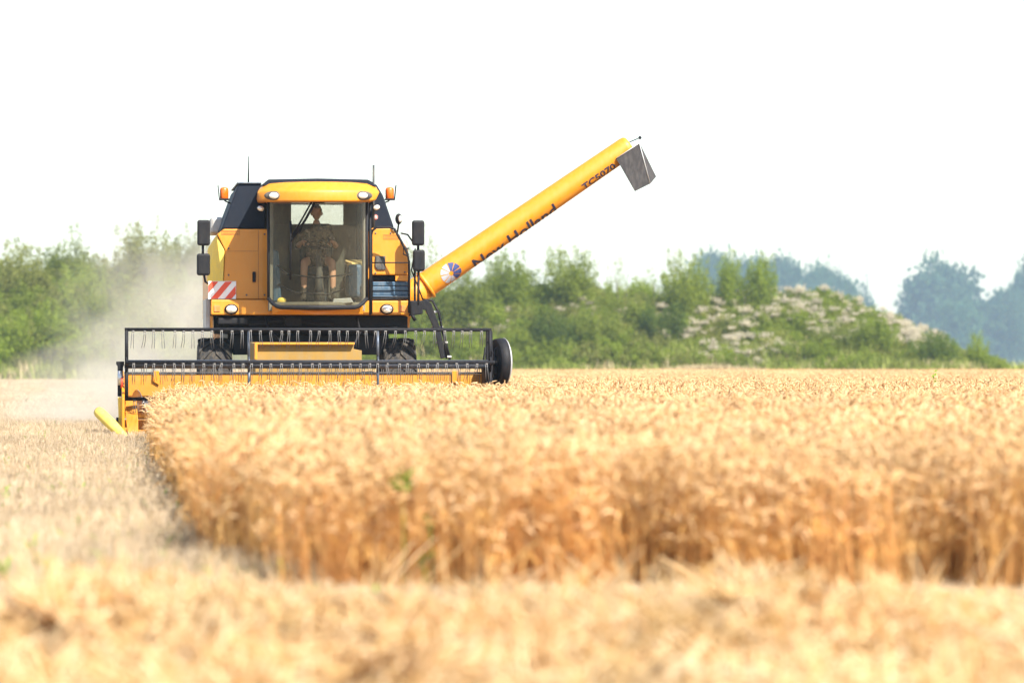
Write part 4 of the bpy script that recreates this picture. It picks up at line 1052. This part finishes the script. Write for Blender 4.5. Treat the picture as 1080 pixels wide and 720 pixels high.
# rubber spout
sp = [M(650.3, 167, YA - .19), M(674.2, 151, YA - .19), M(685.5, 193.8, YA - .14), M(670, 201.5, YA - .14)]
sq = [M(650.3, 167, YA + .19), M(674.2, 151, YA + .19), M(691.5, 186.5, YA + .16), M(676, 195, YA + .16)]
bm = nb(); va, vb = addv(bm, sp), addv(bm, sq)
for i in (0, 1, 3): bm.faces.new((va[i], vb[i], vb[(i + 1) % 4], va[(i + 1) % 4]))
bm.faces.new(va); bm.faces.new(vb[::-1])
bmesh.ops.recalc_face_normals(bm, faces=bm.faces)
o = build('spout', bm, RUBGRY, AU); md = o.modifiers.new('thick', 'SOLIDIFY'); md.thickness = .012; md.offset = 1
bm = nb(); tube(bm, [sp[1] + Vector((.0, -.012, 0)), sp[2] + Vector((0, -.012, 0))], .008, 6); tube(bm, [sp[0] + Vector((0, -.012, 0)), sp[1] + Vector((0, -.012, 0))], .008, 6); build('spout_seam', bm, GRY, AU)
bm = nb(); ell(bm, M(675, 145.3, YA - .1), (.026, .026, .026)); tube(bm, [M(675, 145.3, YA - .1), A2 + ax * .05 + upv * .05], .008, 6); build('marker_lamp', bm, BLK, AU, True)
# lettering wrapped round the tube
def wraptext(txt, t0, length, cap, base_deg, nm):
    cu = bpy.data.curves.new('txt', 'FONT'); cu.body = txt; cu.size = 1.0; cu.offset = .022; cu.resolution_u = 3
    ob = bpy.data.objects.new('txt', cu); COL.objects.link(ob)
    dg = bpy.context.evaluated_depsgraph_get(); dg.update(); me = bpy.data.meshes.new_from_object(ob.evaluated_get(dg))
    bpy.data.objects.remove(ob); bm = nb(); bm.from_mesh(me)
    bmesh.ops.triangulate(bm, faces=bm.faces); 
    for it in range(2):
        bmesh.ops.subdivide_edges(bm, edges=[e for e in bm.edges if e.calc_length() > .12], cuts=1)
        bmesh.ops.triangulate(bm, faces=bm.faces)
    xs = [v.co.x for v in bm.verts]; x0_, x1_ = min(xs), max(xs)
    for v in bm.verts:
        t = t0 + (v.co.x - x0_) / (x1_ - x0_) * length; th = R(base_deg) + v.co.y / .72 * cap / ra(t)
        v.co = on_tube(t, th, .004)
    me2 = bpy.data.meshes.new(nm); bm.to_mesh(me2); bm.free(); me2.materials.append(NAVY); return link(nm, me2, None, AU)
def t_at(px, py): return (M(px, py, YA) - A1).dot(ax)
wraptext('New Holland', t_at(494, 272), t_at(583, 216) - t_at(494, 272), .24, -93, 'lettering')
wraptext('TC5070', t_at(612, 196), t_at(647, 174) - t_at(612, 196), .125, -64, 'lettering')
bm = nb(); tc_ = t_at(473.5, 286.5); rl = .168; th0 = R(-20)
NW = 9
for k in range(NW):
    a0_, a1_ = 2 * math.pi * k / NW + .06, 2 * math.pi * (k + 1) / NW - .06
    ns_ = 6; nr = 4; pv_ = None; am = (a0_ + a1_) / 2
    mi = 1 if math.cos(am + .25) > .12 else 0
    for i in range(ns_ + 1):
        a = a0_ + (a1_ - a0_) * i / ns_
        row = [bm.verts.new(on_tube(tc_ + math.cos(a) * rl * q, th0 + math.sin(a) * rl * q / ra(tc_), .004)) for q in (.22, .5, .75, 1.0)]
        if pv_:
            for j in range(3): bm.faces.new((pv_[j], pv_[j + 1], row[j + 1], row[j])).material_index = mi
        pv_ = row
build('emblem', bm, [SILV, BLU], AU)

# ------------------------------------------------------------------ the driver
def skin_figure(name, verts, edges, root, sub=2):
    me = bpy.data.meshes.new(name); me.from_pydata([v[0] for v in verts], edges, [])
    o = bpy.data.objects.new(name, me); COL.objects.link(o)
    sk = o.modifiers.new('skin', 'SKIN'); sk.use_smooth_shade = True
    if not me.skin_vertices: me.skin_vertices.new() if hasattr(me.skin_vertices, 'new') else None
    layer = me.skin_vertices[0].data
    for i, v in enumerate(verts): layer[i].radius = v[1] if isinstance(v[1], tuple) else (v[1], v[1]); layer[i].use_root = (i == root)
    o.modifiers.new('sub', 'SUBSURF').levels = sub; o.modifiers['sub'].render_levels = sub
    dg = bpy.context.evaluated_depsgraph_get(); dg.update()
    out_ = bpy.data.meshes.new_from_object(o.evaluated_get(dg)); bpy.data.objects.remove(o); return out_
SKIN = paint('skin', (.50, .27, .17), .55, dirt=.1)
m, nt, out = newmat('brown_mottled_cloth')
p = N(nt, 'ShaderNodeBsdfPrincipled', Roughness=.9); n1 = noise(nt, 16, 3, .6)
nt.links.new(ramp(nt, n1, [(.38, (.018, .014, .009)), (.47, (.13, .095, .055)), (.54, (.03, .026, .016)), (.64, (.26, .20, .13))]), p.inputs['Base Color']); nt.links.new(p.outputs[0], out.inputs[0]); CLOTH = m
HAIR = paint('dark_hair', (.035, .022, .014), .7, dirt=.1)
SHOE = paint('dark_boot', (.03, .025, .02), .7)
V, E = [], []
def jv(p_, r_, parent=None):
    V.append((Vector(p_), r_)); i = len(V) - 1
    if parent is not None: E.append((parent, i))
    return i
HZ = 2.68; HYY = 4.16
pel = jv((0, HYY, HZ), (.165, .125)); bel = jv((0, HYY + .01, HZ + .17), (.15, .115), pel); che = jv((0, HYY + .02, HZ + .38), (.165, .12), bel); shz = jv((0, HYY + .02, HZ + .50), (.12, .09), che)
nk = jv((0, HYY - .01, HZ + .58), .058, shz); hd0 = jv((0, HYY - .03, HZ + .66), .055, nk)
for s in (-1, 1):
    hip = jv((s * .10, HYY - .03, HZ - .02), .10, pel); th1 = jv((s * .15, HYY - .25, HZ + .0), .086, hip); kn = jv((s * .21, HYY - .47, HZ - .01), .064, th1); sh = jv((s * .22, HYY - .53, HZ - .22), .056, kn); an = jv((s * .22, HYY - .56, HZ - .50), .04, sh)
    ft = jv((s * .23, HYY - .66, HZ - .56), .042, an); jv((s * .235, HYY - .78, HZ - .585), .03, ft)
    so_ = jv((s * .205, HYY + .02, HZ + .46), .07, che); el = jv((s * .30, HYY - .12, HZ + .22), .05, so_); fo = jv((s * .275, HYY - .27, HZ + .265), .042, el); wr = jv((s * .215, HYY - .42, HZ + .305), .028, fo)
    hx = s * .195; hb = jv((hx, HYY - .49, HZ + .205 + .085), (.036, .018), wr)
    for fi, (ox, l) in enumerate(((-.03, .060), (-.010, .068), (.011, .064), (.031, .05))):
        f1_ = jv((hx + s * ox, HYY - .53, HZ + .205 + .08 + .006 * (fi % 2)), .0105, hb); f2_ = jv((hx + s * ox * 1.05, HYY - .53 - l * .6, HZ + .205 + .058), .0095, f1_); jv((hx + s * ox * 1.05, HYY - .53 - l * .45, HZ + .205 + .028), .008, f2_)
    t1 = jv((hx - s * .042, HYY - .485, HZ + .205 + .075), .011, hb); jv((hx - s * .055, HYY - .53, HZ + .205 + .05), .009, t1)
body = skin_figure('person', V, E, pel, 2)
bm = nb(); bm.from_mesh(body)
hc = Vector((0, HYY - .05, HZ + .755))
t = bmesh.new(); bmesh.ops.create_uvsphere(t, u_segments=28, v_segments=20, radius=1)
for v in t.verts:
    c_ = v.co.copy(); x, y, z = c_.x * .078, c_.y * .098, c_.z * .122
    if z < -.02: k = 1 - .32 * min(1, (-z - .02) / .10); x *= k; y *= (k + .1 if c_.y < 0 else k)
    if c_.y < -.6:
        nz = math.exp(-((c_.x) / .16) ** 2) * math.exp(-((c_.z + .12) / .2) ** 2); y -= .028 * nz
        for sx in (-.4, .4): y += .012 * math.exp(-((c_.x - sx) / .16) ** 2 - ((c_.z - .06) / .13) ** 2)
        y -= .006 * math.exp(-((c_.x) / .3) ** 2 - ((c_.z + .5) / .08) ** 2)
    v.co = hc + Vector((x, y, z))
for f in t.faces: f.smooth = True
merge(bm, t)
for s in (-1, 1): ell(bm, hc + Vector((s * .08, .01, -.01)), (.014, .026, .034), 0, 10)
bm.normal_update()
for f in bm.faces:
    c_ = f.calc_center_median(); mi = 1
    if c_.z > HZ + .585 and abs(c_.x) < .12: mi = 0
    elif c_.y < HYY - .22 and c_.z > HZ + .03 and abs(c_.x) > .12: mi = 0      # forearms and hands
    elif c_.y < HYY - .36 and c_.z > HZ - .40 and c_.z < HZ + .1 and abs(c_.x) > .09: mi = 0   # bare knees and shins
    elif c_.z < HZ - .40 and c_.y < HYY - .3: mi = 2
    f.material_index = mi; f.smooth = True
wx, wy = loc2w(ix, 0)
pr = empty('person', (0, 0, 0), AZ); pr.location = (X0 + ix * CA, Y0 + ix * SA, 0)
tag(pr, 'driver in brown mottled shirt and shorts seated in the cab, hands on the wheel', 'person')
b_ = build('body', bm, [SKIN, CLOTH, SHOE], pr, True)
bm = nb(); t = bmesh.new(); bmesh.ops.create_uvsphere(t, u_segments=24, v_segments=16, radius=1)
bmesh.ops.delete(t, geom=[v for v in t.verts if v.co.z < -.1 or (v.co.y < -.5 and v.co.z < .48)], context='VERTS')
merge(bm, t, Matrix.Translation(hc + Vector((0, .006, .01))) @ Matrix.Diagonal((.085, .106, .126, 1))); o = build('hair', bm, HAIR, pr, True); o.modifiers.new('t', 'SOLIDIFY').thickness = .008

# ------------------------------------------------------------------ weeds standing in the wheat
def weed(px, py, D, h, label, w=.05, nl=26, low=.45, mt=None):
    q = W(px, py, D); r_ = empty('weed_plant', (q.x, q.y, 0)); tag(r_, label, 'weed', 'green weeds in the wheat')
    rg_ = random.Random(int(px)); bm = nb(); tube(bm, [(0, 0, 0), (.01, 0, h * .5), (-.005, .01, h)], [.004, .0035, .002], 6); build('stem', bm, GREENB, r_)
    s = Soup(); global rnd_l
    for k in range(nl):
        z = h * rg_.uniform(low, 1.02); a = rg_.uniform(0, 6.28); d = Vector((math.cos(a), math.sin(a), rg_.uniform(.1, .9))).normalized()
        leaf(s, Vector((0, 0, z)), d, w * rg_.uniform(1.0, 2.0), w * .38, rg_.random())
    link('leaves', s.mesh('weed_leaves', [mt or GREENB]), None, r_)
weed(424, 505, 20.7, .53, 'bright green weed topping the wheat in front of the header', .06, 16, .86)
DKG = plantmat('dark_weed_leaf', ((.05, .10, .015), (.08, .14, .02), (.10, .16, .03)), 3, .3)
weed(454, 550, 20.8, .32, 'small dark green weed low on the wheat face', .035, 8, .8, DKG)
weed(446, 590, 20.6, .16, 'lowest green weed at the foot of the wheat face', .03, 7, .7, DKG)
weed(985, 398, 70, .98, 'thin green stalk poking above the wheat at the far right', .05)

# ------------------------------------------------------------------ dust and haze
m, nt, out = newmat('dust_volume')
pv_ = N(nt, 'ShaderNodeVolumePrincipled'); pv_.inputs['Color'].default_value = (.94, .87, .74, 1); pv_.inputs['Anisotropy'].default_value = .2
tc = nt.nodes.new('ShaderNodeTexCoord'); ln = N(nt, 'ShaderNodeVectorMath', operation='LENGTH'); nt.links.new(tc.outputs['Object'], ln.inputs[0])
nz = nt.nodes.new('ShaderNodeTexNoise'); nz.inputs['Scale'].default_value = 1.9; nz.inputs['Detail'].default_value = 3; nt.links.new(tc.outputs['Object'], nz.inputs['Vector'])
f1 = ramp(nt, ln.outputs['Value'], [(.15, 1.0), (.98, 0.0)]); f2 = ramp(nt, nz.outputs['Fac'], [(.40, .05), (.62, 1.0)])
mu = N(nt, 'ShaderNodeMath', operation='MULTIPLY'); nt.links.new(f1, mu.inputs[0]); nt.links.new(f2, mu.inputs[1])
m2 = N(nt, 'ShaderNodeMath', operation='MULTIPLY'); nt.links.new(mu.outputs[0], m2.inputs[0]); m2.inputs[1].default_value = .26
nt.links.new(m2.outputs[0], pv_.inputs['Density']); nt.links.new(pv_.outputs[0], out.inputs['Volume']); DUST = m
def dust(c, r, label):
    bm = nb(); ell(bm, (0, 0, 0), (1, 1, 1), 0, 24); o = build('dust_cloud', bm, DUST); o.location = c; o.scale = r; o.rotation_euler = (0, 0, AZ)
    tag(o, label, 'dust', None, 'stuff')
q = W(185, 330, 76); dust((q.x, q.y, 1.6), (2.5, 7.5, 2.6), 'beige dust cloud drifting behind the left of the header')
q = W(120, 420, 76); dust((q.x, q.y, .4), (2.6, 10, 1.3), 'low dust lying over the stubble behind the divider')
m, nt, out = newmat('haze_air')
hv_ = N(nt, 'ShaderNodeVolumePrincipled', Density=.0002, Anisotropy=.3); hv_.inputs['Color'].default_value = (.55, .78, 1.0, 1)
nt.links.new(hv_.outputs[0], out.inputs['Volume'])
bm = nb(); box(bm, (0, 1120, 22), (1600, 2300, 46)); tag(build('haze', bm, m), 'thin blue summer haze over the whole field', 'haze', None, 'stuff')
